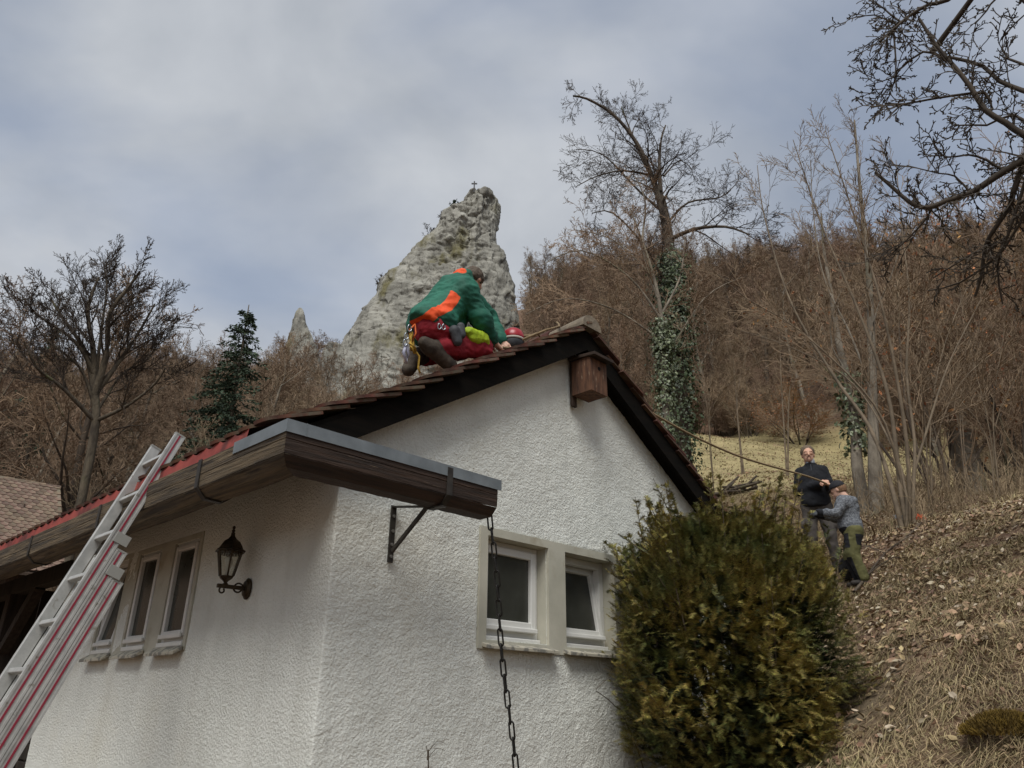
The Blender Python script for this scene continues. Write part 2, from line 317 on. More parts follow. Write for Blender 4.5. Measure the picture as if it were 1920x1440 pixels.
# window surrounds + windows ------------------------------------------------
pane_m = mat('dark_window_glass', lin('#34352f'), lin('#4a4b46'), 1.3, .2, spec=.3)
def to_plane(plane):
    """(s, out, z) -> house coords: s runs along the wall, out points away from the wall"""
    return (lambda s, o, z: (s, -o, z)) if plane == 'g' else (lambda s, o, z: (-o, s, z))
def wbox(mb, f, s0, s1, o0, o1, z0, z1):
    p, q = f(s0, o0, z0), f(s1, o1, z1); return mb.box(tuple(map(min, p, q)), tuple(map(max, p, q)))
def surround(plane, ops, out0, z0, z1, rec):
    f = to_plane(plane); s0, s1 = out0; mb = MB(); xs = [s0] + [x for o in ops for x in o[:2]] + [s1]
    for i in range(0, len(xs), 2): wbox(mb, f, xs[i], xs[i+1], -rec, .012, z0, z1)
    for o in ops:
        wbox(mb, f, o[0], o[1], -rec, .012, o[3], z1); wbox(mb, f, o[0], o[1], -rec, .012, z0, o[2])
    return mb.build('window_surround', plaster, house)
surround('g', OPG, (1.12, 2.70), 1.93, 2.71, .17)
def window(plane, o, tilt=0, depth=.10, sill=True, frame=.054, fall=0):
    f = to_plane(plane); s0, s1, z0, z1 = o
    mb = MB(); ztop = z1; zb = z0 + .03; g = frame
    wbox(mb, f, s0, s0+g, -depth-.06, -depth, zb, ztop); wbox(mb, f, s1-g, s1, -depth-.06, -depth, zb, ztop)
    wbox(mb, f, s0+g, s1-g, -depth-.06, -depth, ztop-g, ztop); wbox(mb, f, s0+g, s1-g, -depth-.06, -depth, zb, zb+g*1.25)
    w = obj('window', mb.mesh('window'), whitepvc, house); bv = w.modifiers.new('bevel', 'BEVEL'); bv.width = .006; bv.segments = 2
    # sash: built about its lower edge so that it can be tilted inwards
    c = f((s0+s1)/2, -depth+.012, zb+g*1.05); wdt = (s1-s0)/2 - g*.72; hgt = ztop - zb - g*1.75; fr = .052 if plane == 'g' else .036
    ff = (lambda s, o_, z: (s, -o_, z)) if plane == 'g' else (lambda s, o_, z: (-o_, s, z))
    m2 = MB()
    for (a, b_, c_, d) in ((-wdt, -wdt+fr, 0, hgt), (wdt-fr, wdt, 0, hgt), (-wdt+fr, wdt-fr, hgt-fr, hgt), (-wdt+fr, wdt-fr, 0, fr*1.15)):
        p, q = ff(a, -.045, c_), ff(b_, .012, d); m2.box(tuple(map(min, p, q)), tuple(map(max, p, q)))
    m2.box(*[tuple(z) for z in (np.minimum(ff(-wdt, .012, -.012), ff(wdt, .03, .02)), np.maximum(ff(-wdt, .012, -.012), ff(wdt, .03, .02)))])
    sash = m2.build('sash', whitepvc, w, bevel=.006, loc=c)
    m3 = MB(); p, q = ff(-wdt+fr, -.022, fr*1.15), ff(wdt-fr, -.016, hgt-fr); m3.box(tuple(map(min, p, q)), tuple(map(max, p, q)))
    pn = m3.build('pane', pane_m, w, loc=c)
    if tilt:
        ax = (-tilt, 0, 0) if plane == 'g' else (0, tilt, 0)
        sash.rotation_euler = ax; pn.rotation_euler = ax
    # sloping bar under the frame
    m4 = MB(); wbox(m4, f, s0+.004, s1-.004, -depth-.05, -depth+.035, z0+.004, z0+.036); m4.build('lower_rail', whitepvc, w, bevel=.006)
    if sill:
        e = .035; m5 = MB(); P = []
        for s in (s0-e, s1+e): P += [f(s, -depth+.03, z0+.006), f(s, .075, z0-.035), f(s, .075, z0-.058), f(s, -depth+.03, z0-.025)]
        m5.add(P, [(0, 1, 2, 3), (7, 6, 5, 4), (0, 4, 5, 1), (1, 5, 6, 2), (2, 6, 7, 3), (3, 7, 4, 0)]); m5.build('sill', slate, w, bevel=.004)
    return w
window('g', OPG[0]); window('g', OPG[1], tilt=R(10))
for k, o in enumerate(OPL): window('l', o, tilt=R(9) if k == 2 else 0, depth=.02, frame=.04)
# recess cheeks and piers of the left windows
f = to_plane('l'); mb = MB()
xs = [1.70] + [x for o in OPL for x in o[:2]] + [3.52]
for i in range(0, len(xs), 2): wbox(mb, f, xs[i], xs[i+1], -.19, .003, 1.925, 2.735)
for o in OPL: wbox(mb, f, o[0], o[1], -.19, .003, o[3], 2.735); wbox(mb, f, o[0], o[1], -.19, .003, 1.925, o[2])
mb.build('window_surround', plaster, house)

# roof structure ------------------------------------------------------------
def slope_board(name, u0, u1, v0, v1, t0, t1, m, parent=house):
    """board parallel to the roof between depths t0 and t1 below the tile surface"""
    mb = MB(); V = [(u, v, roofz(u) - t) for u, t in ((u0, t0), (u1, t0), (u1, t1), (u0, t1)) for v in (v0, v1)]
    mb.add(V, [(0, 2, 4, 6), (1, 7, 5, 3), (0, 1, 3, 2), (2, 3, 5, 4), (4, 5, 7, 6), (6, 7, 1, 0)]); return mb.build(name, m, parent)
RU = 2 * AU - EU
for (u0, u1) in ((EU+.03, AU), (AU, RU-.03)):
    slope_board('roof_boarding', u0, u1, VG+.035, HL-.03, .055, .085, blackwood)
    slope_board('barge_board', u0, u1, VG+.03, VG+.065, .086, .25, blackwood)
    for v in np.arange(.6, HL, .9): slope_board('rafter', u0, u1 if u0 < AU else u1, v, v+.1, .086, .22, blackwood)
slope_board('rafter', EU+.06, AU, VG+.066, .10, .086, .20, blackwood); slope_board('rafter', AU, RU-.06, VG+.066, .10, .086, .20, blackwood)

# tiles: beaver-tail plates, each its own object near the verge ----------------
def tile_mesh():
    w, l, t = .168, .36, .019; n = 7; pts = [(-w/2, 0), (w/2, 0), (w/2, -l+.05)] + [(w/2*math.cos(a), -l+.05-.05*math.sin(a)) for a in np.linspace(0, math.pi, n)[1:-1]] + [(-w/2, -l+.05)]
    mb = MB(); k = len(pts); mb.add([(x, y, 0) for x, y in pts] + [(x, y, t) for x, y in pts], [tuple(range(k))[::-1], tuple(range(k, 2*k))] + [(i, (i+1) % k, k+(i+1) % k, k+i) for i in range(k)])
    return mb.mesh('tile')
tm = tile_mesh(); tm.materials.append(clay)
SLA = math.atan(SL); NC = 17; RL = (AU - EU) / math.cos(SLA); STEP = (RL - .10) / (NC - 1); PIT = .172
tn = 0; restV = []; restF = []; tv = np.array([v.co for v in tm.vertices]); tf = [tuple(p.vertices) for p in tm.polygons]
def tile_mat(side, i, j):
    """local matrix of tile j in course i (0 = eave)"""
    rr = random.Random(i*131 + j*7 + (side > 0)*977)
    d = RL - i*STEP                              # distance down the slope from the ridge to the tile's lower edge
    v = VG + PIT*(j + (.5 if i % 2 else 0)) + .084 - (.084 if i % 2 else 0) + rr.uniform(-.004, .004) + (rr.uniform(-.035, .015) if j == 0 else 0)
    lift = .014 + rr.uniform(0, .006); tilt = R(7.5) + rr.uniform(-.014, .014)
    ul = AU - d*math.cos(SLA) if side < 0 else 9; ang = SLA if ul > .15 else math.atan(SL-.085)
    # tile: x along v, -y down the slope
    down = Vector((math.cos(ang) * (-1 if side < 0 else 1), 0, -math.sin(ang))); nrm = Vector((math.sin(ang) * (-1 if side < 0 else 1), 0, math.cos(ang)))
    dn = (down * math.cos(tilt) + nrm * math.sin(tilt)).normalized(); nn = (nrm * math.cos(tilt) - down * math.sin(tilt)).normalized(); yv = -dn; xv = yv.cross(nn)
    low = (Vector((ul, 0, tilez(ul))) if side < 0 else Vector((AU, 0, AZt)) + down * d) + nrm * (lift - .025); top = low - dn * .36
    m = Matrix.Identity(4)
    for q, c in enumerate((xv, yv, nn)):
        for r_ in range(3): m[r_][q] = c[r_]
    rz_ = Matrix.Rotation(rr.uniform(-.012, .012), 4, 'Z')
    sc_ = min(1, max(.2, (d-.01)/.36)); top = low - dn * .36 * sc_
    m.translation = Vector((top.x, v, top.z)); return m @ rz_ @ Matrix.Diagonal((1, sc_, 1, 1))
NJ = int((HL - VG) / PIT)
for side in (-1, 1):
    for i in range(NC):
        for j in range(NJ):
            m = tile_mat(side, i, j)
            if (side < 0 and (j < 9 or (i == 0 and j < 36))) or (side > 0 and j < 3):
                o = bpy.data.objects.new('tile', tm); link(o, house); o.matrix_local = m; tn += 1
            else:
                n = len(restV) * len(tv); restV.append(tv @ np.array(m.to_3x3()).T + np.array(m.translation)); restF += [tuple(q + n for q in f_) for f_ in tf]
mb = MB(); mb.V = [tuple(p) for a in restV for p in a]; mb.F = restF; tag(mb.build('roof_tiles', clay, house), kind='stuff')
# ridge caps
for k in range(20):
    v0 = VG - .03 + k*.40; mb = MB(); rings = []
    for (dv, r_) in ((0, .115), (.05, .118), (.42, .10)):
        rings.append([(AU + r_*1.05*math.cos(a), v0 + dv, AZt - .055 + r_*math.sin(a)*.9) for a in np.linspace(-.15, math.pi+.15, 13)])
    mb.loft(rings, caps=True); o = mb.build('ridge_cap', mortar if k == 0 else clay, house, smooth=False)
# red corrugated apron along the eave, between tiles and gutter
n = 400; vv = np.linspace(.02, HL, n); w = np.sin(vv*2*math.pi/.172)*.012
V = []; 
for zz_, du, k_ in ((tilez(EU)-.005, .02, 1), (2.80, .0, .3)):
    V += [(EU+du, v, zz_ + wz*k_) for v, wz in zip(vv, w)]
F = [(i, i+1, n+i+1, n+i) for i in range(n-1)]
MB().add(V, F).build('eave_apron', redapron, house, smooth=True)

# wooden gutter: left run along the eave, right run out in front of the gable ---
GU, GV, GT, GE = -.64, -.50, 2.848, .79
gprof = [('gutter_board', [(0, 0), (0, -.083), (.028, -.083), (.028, 0)]), ('gutter_board', [(0, -.085), (.004, -.158), (.03, -.150), (.028, -.085)]),
         ('gutter_board', [(.004, -.160), (.052, -.208), (.15, -.212), (.15, -.185), (.06, -.182), (.03, -.152)]), ('gutter_board', [(.152, -.212), (.21, -.17), (.21, -.02), (.182, -.02), (.182, -.16), (.152, -.185)])]
gutter = MB().box((GU+.05, GV+.05, GT-.19), (GU+.06, GV+.06, GT-.18)).build('wooden_gutter', blackwood, house)
rngw = random.Random(4)
def strip(poly, fA, fB, name, m, parent, nseg=24, wav=.0):
    """poly (out, z) swept along a run with mitred start; fA(o), fB(o) give the end coordinates"""
    rings = []
    for k in range(nseg+1):
        t = k/nseg; ring = []
        for q, (o, z) in enumerate(poly):
            s = fA(o)*(1-t) + fB(o)*t; ring.append((o, z, s))
        rings.append(ring)
    return rings
def run(poly, name, left, m, nseg=30):
    mb = MB(); rings = []
    for k in range(nseg+1):
        t = k/nseg; ring = []
        for (o, z) in poly:
            jz = .004*math.sin(k*1.7+o*60) * (1 if left else .3)
            if left: ring.append((GU+o, (GV+o)*(1-t) + (HL+.2)*t, GT+z+jz))
            else: ring.append(((GU+o)*(1-t) + GE*t, GV+o, GT+z+jz))
        rings.append(ring if left else ring[::-1])
    mb.loft(rings); return mb.build(name, m, gutter, bevel=.003)
for nm, poly in gprof: run(poly, nm, True, gutwood); run(poly, nm, False, gutwood2)
# flashing folded over the upper edge
fl = [(-.006, .012), (-.006, -.052), (-.002, -.052), (-.002, .006), (.04, .006), (.04, .012)]
mb = MB(); mb.loft([[(GU+o, (GV+o) if t == 0 else .03, GT+z) for o, z in fl] for t in (0, 1)]); mb.build('flashing', zinc, gutter)
mb = MB(); mb.loft([[((GU+o) if t == 0 else GE+.025, GV+o, GT+z) for o, z in fl][::-1] for t in (0, 1)]); mb.build('flashing', zinc, gutter)
mb = MB(); mb.box((GU+.10, GV-.0085, GT-.054), (GU+.104, GV-.0065, GT+.014)); mb.build('flashing_seam', zinc, gutter)
# iron straps
def strap(pos, left):
    pr = [(-.008, .0), (-.008, -.162), (.05, -.218), (.152, -.222), (.217, -.172), (.217, 0)]; pi_ = [(-.002, 0), (-.002, -.160), (.053, -.211), (.15, -.215), (.211, -.170), (.211, 0)]
    mb = MB(); poly = pr + pi_[::-1]; k = len(pr); A = []; B = []
    for (o, z) in poly:
        A.append((GU+o, pos-.02, GT+z) if left else (pos-.02, GV+o, GT+z)); B.append((GU+o, pos+.02, GT+z) if left else (pos+.02, GV+o, GT+z))
    n = len(poly); F = []
    for i in range(n): F.append((i, (i+1) % n, n+(i+1) % n, n+i))
    for i in range(k-1): F += [(i, i+1, n-2-i, n-1-i), (n+i, n+n-1-i, n+n-2-i, n+i+1)]
    mb.add(A+B, F); mb.build('gutter_strap', darksteel, gutter)
for v in (.42, 1.95, 3.5, 5.0): strap(v, True)
strap(.40, False)
# wall bracket under the right run
mb = MB(); bu = .385; mb.box((bu-.018, -.022, 2.365), (bu+.018, -.012, 2.705)); mb.box((bu-.016, GV+.02, 2.632+.062), (bu+.016, -.012, 2.705-.002))
mb.V = mb.V[:8] + [(x, y, z - (0.075 if y < -.2 else 0)) for x, y, z in mb.V[8:]]
mb.bar((bu, -.03, 2.43), (bu, -.36, 2.665), .022, .016, ref=(1, 0, 0)); mb.build('wall_bracket', darksteel, gutter)
boltm = mat('grey_bolt', lin('#7b7a75'), None, rough=.5, metal=.5)
for z in (2.64, 2.55, 2.47, 2.40): MB().tube([(bu, -.022, z), (bu, -.030, z)], .010, 8).build('bolt', boltm, gutter)

# ---------------------------------------------------------------- open shed under the roof beyond the end wall
shedwood = mat('old_shed_wood', lin('#2b2620'), lin('#423a31'), 4, .85, [(20, .4, .004)], stretch=(6, 6, .7), rnd=.25)
for i, v in enumerate((WEND+1.9, HL-.35)): MB().box((-.02, v, -.2), (.13, v+.15, 2.86)).build('post', shedwood, house, bevel=.008)
MB().box((-.02, WEND+.01, 2.70), (.12, HL-.2, 2.86)).build('beam', shedwood, house)
for k in range(20):
    v = WEND + .02 + k*.2; MB().box((2.2, v, -.2), (2.23, v+.19, 3.1)).build('board', shedwood, house)
for k in range(12): MB().box((.0+k*.2, HL-.2, -.2), (.19+k*.2, HL-.17, 3.0)).build('board', shedwood, house)
MB().bar((.05, WEND+1.9, 2.1), (.05, WEND+1.1, 2.72), .1, .1).build('brace', shedwood, house)

# ================================================================ rock spire on the hill
rockm = mat('grey_limestone', lin('#75736b'), lin('#a19f95'), .35, .95, [(1.2, .9, .5), (.35, .6, .8)], stretch=(1, 1, .45), c3=lin('#6a6548'), s3=.16, lo3=.56, hi3=.68)
def add_cracks(m):
    """dark fissures and lichen streaks of the limestone"""
    t = m.node_tree; N = t.nodes; L = t.links; b = N['Principled BSDF']; old = b.inputs['Base Color'].links[0].from_socket
    co = N.new('ShaderNodeTexCoord'); mpn = N.new('ShaderNodeMapping'); mpn.inputs['Scale'].default_value = (.42, .42, .2); mpn.inputs['Rotation'].default_value = (0, .25, 0); L.new(co.outputs['Object'], mpn.inputs[0])
    nz = N.new('ShaderNodeTexNoise'); nz.inputs['Scale'].default_value = 1.1; nz.inputs['Detail'].default_value = 6; L.new(mpn.outputs[0], nz.inputs['Vector'])
    ad = N.new('ShaderNodeVectorMath'); ad.operation = 'ADD'; L.new(mpn.outputs[0], ad.inputs[0]); L.new(nz.outputs['Color'], ad.inputs[1])
    v = N.new('ShaderNodeTexVoronoi'); v.feature = 'DISTANCE_TO_EDGE'; v.inputs['Scale'].default_value = 1.0; L.new(ad.outputs[0], v.inputs['Vector'])
    r = N.new('ShaderNodeMapRange'); r.inputs[1].default_value = .0; r.inputs[2].default_value = .05; r.inputs[3].default_value = .75; r.inputs[4].default_value = 0; L.new(v.outputs[0], r.inputs[0])
    n2 = N.new('ShaderNodeTexNoise'); n2.inputs['Scale'].default_value = .22; n2.inputs['Detail'].default_value = 4; L.new(co.outputs['Object'], n2.inputs['Vector'])
    r2 = N.new('ShaderNodeMapRange'); r2.inputs[1].default_value = .42; r2.inputs[2].default_value = .6; L.new(n2.outputs[0], r2.inputs[0])
    mu = N.new('ShaderNodeMath'); mu.operation = 'MULTIPLY'; L.new(r.outputs[0], mu.inputs[0]); L.new(r2.outputs[0], mu.inputs[1])
    x = N.new('ShaderNodeMixRGB'); L.new(mu.outputs[0], x.inputs[0]); L.new(old, x.inputs[1]); x.inputs[2].default_value = lin('#3f3c33'); L.new(x.outputs[0], b.inputs['Base Color'])
add_cracks(rockm)
RD = 128.0
def rock(name, prof, rd, depth, n=250, m=190, amp=1.0, label='', seed=0):
    """prof rows: (y, x_left, x_right) of the outline; elliptical cross-sections of real depth standing at rd metres"""
    prof = np.array(prof, float); ys = np.linspace(prof[0, 0], prof[-1, 0], n); xl = np.interp(ys, prof[:, 0], prof[:, 1]); xr = np.interp(ys, prof[:, 0], prof[:, 2])
    az0 = math.atan2(ray(prof[:, 1:].mean(), prof[:, 0].mean())[0], ray(prof[:, 1:].mean(), prof[:, 0].mean())[1]); fw = np.array([math.sin(az0), math.cos(az0), 0]); sd_ = np.array([fw[1], -fw[0], 0])
    def hit(x, y):
        d = ray(x, y); t = rd / (d @ fw); return CAM + d*t
    rings = []; th = np.linspace(0, 2*math.pi, m, endpoint=False)
    for y, a, b in zip(ys, xl, xr):
        A_, B_ = hit(a, y), hit(b, y); c = (A_+B_)/2; hwid = np.linalg.norm(B_-A_)/2; k = (y-ys[0])/(ys[-1]-ys[0]); dp = min(hwid*1.0+.6, depth*(.3+.7*k))
        cs, sn = np.cos(th), np.sin(th); sq = .8
        ex = np.sign(cs)*np.abs(cs)**sq; ey = np.sign(sn)*np.abs(sn)**sq
        rings.append(c + ex[:, None]*hwid*sd_ + ey[:, None]*dp*fw)
    P = np.array(rings).reshape(-1, 3); rings = np.array(rings); cen = rings.mean(1, keepdims=True); Nn = (rings - cen); Nn[..., 2] = 0; Nn /= np.linalg.norm(Nn, axis=2, keepdims=True) + 1e-9; Nn = Nn.reshape(-1, 3)
    q = P + seed; qs = q * np.array([1, 1, .45])
    d = fbm(qs, .09, 2)*1.8 + (fbm(qs, .26, 5, .62, ridged=True) - .6)*2.6 + fbm(q, 1.1, 2)*.5
    # jointed blocks: every cell of a jittered grid stands a little proud or back
    cs_ = np.array([2.3, 2.3, 4.2]); pc = q/cs_ + fbm(q, .35, 2)[:, None]*.35; ic = np.floor(pc).astype(int); best = np.full(len(P), 9e9); val = np.zeros(len(P)); sec = np.full(len(P), 9e9)
    for a_ in (-1, 0, 1):
        for b_ in (-1, 0, 1):
            for c_ in (-1, 0, 1):
                j_ = ic + (a_, b_, c_); hs_ = _P[_P[_P[j_[:, 0] & 255] + (j_[:, 1] & 255)] + (j_[:, 2] & 255)]; dd_ = ((j_ + .5 + _G[hs_]*.45 - pc)**2).sum(1); nb_ = dd_ < best
                sec = np.where(nb_, best, np.minimum(sec, dd_)); val = np.where(nb_, hs_/255., val); best = np.minimum(best, dd_)
    d = d + (val-.5)*1.1 - .55*np.clip(1-(np.sqrt(sec)-np.sqrt(best))/.10, 0, 1)
    side = np.abs((Nn @ sd_)); d = d * (1 - .6*side**2) * amp
    P = P + Nn*d[:, None]; P[:, 2] += fbm(q, .35, 2)*.5*amp
    I = np.arange(n*m).reshape(n, m); J = np.roll(I, -1, 1); F = np.stack([I[:-1].ravel(), J[:-1].ravel(), J[1:].ravel(), I[1:].ravel()], 1)
    capv = P[:m].mean(0) + np.array([0, 0, .3]); P = np.vstack([P, capv]); cap = np.stack([I[0], np.full(m, n*m), J[0]], 1)
    o = obj(name, mesh_np(name, P, [F, cap], True), rockm)
    tag(o, label, 'rock'); return o
rock_shrubs = [(857, 391, 'dark evergreen shrub clinging to the edge of the rock spire', 1), (833, 408, 'tiny bare bush on the shoulder of the rock spire', 0), (806, 448, 'small bare sapling growing from the flank of the rock spire', 0), (724, 538, 'bare bush at the left foot of the rock spire', 0)]
rsp = rock('rock_spire', [(366, 884, 897), (370, 880, 908), (374, 877, 924), (379, 874, 932), (388, 868, 936), (395, 864, 935), (404, 848, 934), (409, 833, 932), (418, 826, 931), (432, 817, 928), (450, 806, 929), (470, 783, 931), (476, 774, 944),
                    (493, 763, 950), (520, 745, 955), (534, 722, 958), (562, 707, 963), (587, 692, 966), (634, 660, 972), (660, 642, 980), (720, 620, 995), (800, 610, 1005)], RD, 11, label='tall grey limestone spire rising from the wooded hill, topped by a cross')
rock('rock_pinnacle', [(582, 560, 565), (590, 555, 571), (605, 549, 574), (622, 546, 578), (660, 536, 596), (760, 520, 620)], 150, 6, 50, 60, .45, 'small pointed rock among bare trees on the skyline left of the spire', 40)
rock('rock_outcrop', [(652, 612, 640), (662, 606, 660), (680, 602, 690), (720, 600, 720), (800, 590, 740)], 122, 6, 50, 60, .5, 'low pale rock outcrop at the foot of the limestone spire', 80)
# summit cross
_co = np.array([v.co for v in rsp.data.vertices]); _w = _co - CAM; _px = 960 + FPX*(_w @ _rt)/(_w @ _fw); _el = np.where((_px > 884) & (_px < 902), _w[:, 2]/np.hypot(_w[:, 0], _w[:, 1]), -9)
ct = _co[_el.argmax()] + np.array([0, 0, -.1]); cross = thing('summit_cross', 'small dark metal cross standing on the tip of the rock spire', 'cross', tuple(ct))
crm = mat('dark_iron', lin('#2b2b2d'), None, rough=.6)
MB().box((-.12, -.12, -1.2), (.12, .12, 1.5)).build('upright', crm, cross); MB().box((-.58, -.1, .82), (-.121, .1, 1.06)).build('cross_arm', crm, cross); MB().box((.121, -.1, .82), (.58, .1, 1.06)).build('cross_arm', crm, cross)

# ================================================================ trees
UP = Vector((0, 0, 1))
def rvec(rd): 
    return Vector((rd.gauss(0, 1), rd.gauss(0, 1), rd.gauss(0, 1)))
def branch(S, p, d, L, r, lvl, sp, rd, dens=1.0):
    n = sp['n'][lvl]; step = L/n; wob = sp['wob'][lvl]; tr = sp['trop'][lvl]; last = lvl == len(sp['n'])-1; tip = sp.get('tip', .25); d0 = d
    for i in range(n):
        d1 = (d0 + rvec(rd)*wob + UP*tr).normalized(); q = p + d1*step; f0 = 1-(i/n)*(1-tip); f1 = 1-((i+1)/n)*(1-tip)
        S.append((p, q, max(r*f0, sp['rmin']), max(r*f1, sp['rmin']), d0, d1, lvl))
        if not last and (i+1)/n > sp['start'][lvl]:
            c = sp['kids'][lvl]*dens; k = int(c) + (rd.random() < c-int(c))
            for _ in range(k):
                spread(S, p.lerp(q, rd.random()), d1, L, r*(f0+f1)/2, lvl, i/n, sp, rd)
        p, d0 = q, d1
    if not last and sp.get('fork', 1):
        for _ in range(2): spread(S, p, d0, L, r*tip*1.6, lvl, .75, sp, rd, .7)
def spread(S, p, d, L, r, lvl, t, sp, rd, ka=1.0):
    ang = sp['ang'][lvl]*ka*rd.uniform(.7, 1.3); ax = d.cross(rvec(rd))
    if ax.length < 1e-6: ax = Vector((1, 0, 0))
    c = Matrix.Rotation(ang, 3, ax.normalized()) @ d; l = L*sp['len'][lvl]*(1-sp.get('taper', .5)*t)*rd.uniform(.65, 1.2)
    branch(S, p, c, l, r*sp['rad'][lvl], lvl+1, sp, rd)
def seg_mesh(name, segs, k=3):
    P0 = np.array([s[0] for s in segs]); P1 = np.array([s[1] for s in segs]); r0 = np.array([s[2] for s in segs]); r1 = np.array([s[3] for s in segs]); T0 = np.array([s[4] for s in segs]); T1 = np.array([s[5] for s in segs])
    def frame(T):
        ref = np.where(np.abs(T[:, 2:3]) < .95, np.array([[0, 0, 1.]]), np.array([[1., 0, 0]])); x = np.cross(T, ref); x /= np.linalg.norm(x, axis=1)[:, None] + 1e-9; return x, np.cross(x, T)
    V = []
    for P, r, T in ((P0, r0, T0), (P1, r1, T1)):
        x, y = frame(T)
        for a in np.arange(k)*2*math.pi/k: V.append(P + r[:, None]*(math.cos(a)*x + math.sin(a)*y))
    V = np.stack(V, 1).reshape(-1, 3); b = np.arange(len(segs))[:, None]*2*k
    F = np.concatenate([b + np.array([[i, (i+1) % k, k+(i+1) % k, k+i]]) for i in range(k)])
    return V, F
def tree_meshes(S, ksplit=1):
    a = [s for s in S if s[6] <= ksplit]; c = [s for s in S if s[6] > ksplit]
    V, F = seg_mesh('trunk', a, 7); tr = mesh_np('trunk', V, F, True); V, F = seg_mesh('crown', c, 3); return tr, mesh_np('crown', V, F, False)
bark = mat('grey_brown_bark', lin('#3f372f'), lin('#655a4c'), 5, .95, [(22, 1, .05)], stretch=(1, 1, .3), c3=lin('#5d6040'), s3=1.2, lo3=.6, hi3=.7, rnd=.2)
palebark = mat('pale_smooth_bark', lin('#5f574c'), lin('#8f8677'), 5, .9, [(22, .8, .03)], stretch=(1, 1, .4), c3=lin('#5c5a42'), s3=1.3, lo3=.55, hi3=.66)
twig = mat('brown_twigs', lin('#6b5948'), lin('#957f68'), .6, .9, rnd=.22)
twig_dark = mat('dark_twigs', lin('#332c26'), lin('#4d443a'), 2, .9, rnd=.1)
FOREST = dict(n=[9, 5, 4, 3, 1], wob=[.07, .14, .2, .25, .3], trop=[.03, .10, .07, .04, .02], start=[.3, .15, .1, 0], kids=[1.9, 1.5, 1.2, 1.1], ang=[.85, .75, .75, .8], len=[.42, .52, .55, .6], rad=[.42, .5, .5, .55], rmin=.009, taper=.5)
KINDS = []
for k in range(5):
    rd = random.Random(100+k); S = []; sp = dict(FOREST)
    if k >= 3: sp['n'] = [10, 5, 4, 3, 1]; sp['start'] = [.42, .15, .1, 0]; sp['ang'] = [.65, .7, .75, .8]
    branch(S, Vector((0, 0, -.3)), UP.copy(), 9.5 + k*.5, .20, 0, sp, rd); tr, cr = tree_meshes(S)
    tr.materials.append(bark if k % 2 else palebark); cr.materials.append(twig); KINDS.append((tr, cr))
SHR = []
SHRUB = dict(n=[6, 4, 3, 1], wob=[.10, .16, .22, .3], trop=[.05, .06, .04, .02], start=[.2, .1, 0], kids=[1.7, 1.6, 1.5], ang=[.55, .6, .7], len=[.5, .55, .55], rad=[.5, .55, .6], rmin=.006, taper=.45)
for k in range(3):
    rd = random.Random(200+k); S = []
    for q in range(9):
        a = rd.uniform(0, 6.28); tl = rd.uniform(.1, .55); branch(S, Vector((.25*math.cos(a), .25*math.sin(a), -.1)), Vector((math.cos(a)*tl, math.sin(a)*tl, 1)).normalized(), rd.uniform(2.8, 4.6), .035, 0, SHRUB, rd)
    tr, cr = tree_meshes(S, 0); tr.materials.append(bark); cr.materials.append(twig); SHR.append((tr, cr))
# source objects for the far wood (not linked to the scene)
wc = bpy.data.collections.new('tree_kinds'); NK = 0
for i, (tr, cr) in enumerate(KINDS + SHR):
    bm = bmesh.new(); bm.from_mesh(tr); nf = len(bm.faces); bm.from_mesh(cr); bm.faces.ensure_lookup_table()
    for f_ in bm.faces[nf:]: f_.material_index = 1
    me = bpy.data.meshes.new('tree_kind'); bm.to_mesh(me); bm.free(); me.materials.append(tr.materials[0]); me.materials.append(twig)
    o = bpy.data.objects.new('tree_kind_%d' % i, me); wc.objects.link(o); NK += 1
def scatter(name, pts, idx, rot, scl, label):
    me = bpy.data.meshes.new(name); me.from_pydata([tuple(p) for p in pts], [], []); 
    a = me.attributes.new('idx', 'INT', 'POINT'); a.data.foreach_set('value', np.array(idx, np.int32))
    a = me.attributes.new('rot', 'FLOAT_VECTOR', 'POINT'); a.data.foreach_set('vector', np.array(rot, np.float32).ravel())
    a = me.attributes.new('scl', 'FLOAT_VECTOR', 'POINT'); a.data.foreach_set('vector', np.array(scl, np.float32).ravel())
    o = bpy.data.objects.new(name, me); link(o); tag(o, label, 'wood', kind='stuff')
    g = bpy.data.node_groups.new(name, 'GeometryNodeTree'); g.interface.new_socket('Geometry', in_out='INPUT', socket_type='NodeSocketGeometry'); g.interface.new_socket('Geometry', in_out='OUTPUT', socket_type='NodeSocketGeometry')
    N = g.nodes; L = g.links; gi = N.new('NodeGroupInput'); go = N.new('NodeGroupOutput'); mp_ = N.new('GeometryNodeMeshToPoints'); ip = N.new('GeometryNodeInstanceOnPoints'); ci = N.new('GeometryNodeCollectionInfo')
    ci.inputs['Collection'].default_value = wc; ci.inputs['Separate Children'].default_value = True; ci.inputs['Reset Children'].default_value = True
    ip.inputs['Pick Instance'].default_value = True
    def na_(nm, ty):
        n = N.new('GeometryNodeInputNamedAttribute'); n.data_type = ty; n.inputs['Name'].default_value = nm; return n.outputs['Attribute']
    L.new(gi.outputs[0], mp_.inputs['Mesh']); L.new(mp_.outputs[0], ip.inputs['Points']); L.new(ci.outputs[0], ip.inputs['Instance']); L.new(na_('idx', 'INT'), ip.inputs['Instance Index'])
    L.new(na_('rot', 'FLOAT_VECTOR'), ip.inputs['Rotation']); L.new(na_('scl', 'FLOAT_VECTOR'), ip.inputs['Scale']); L.new(ip.outputs[0], go.inputs[0])
    md = o.modifiers.new('wood', 'NODES'); md.node_group = g; return o
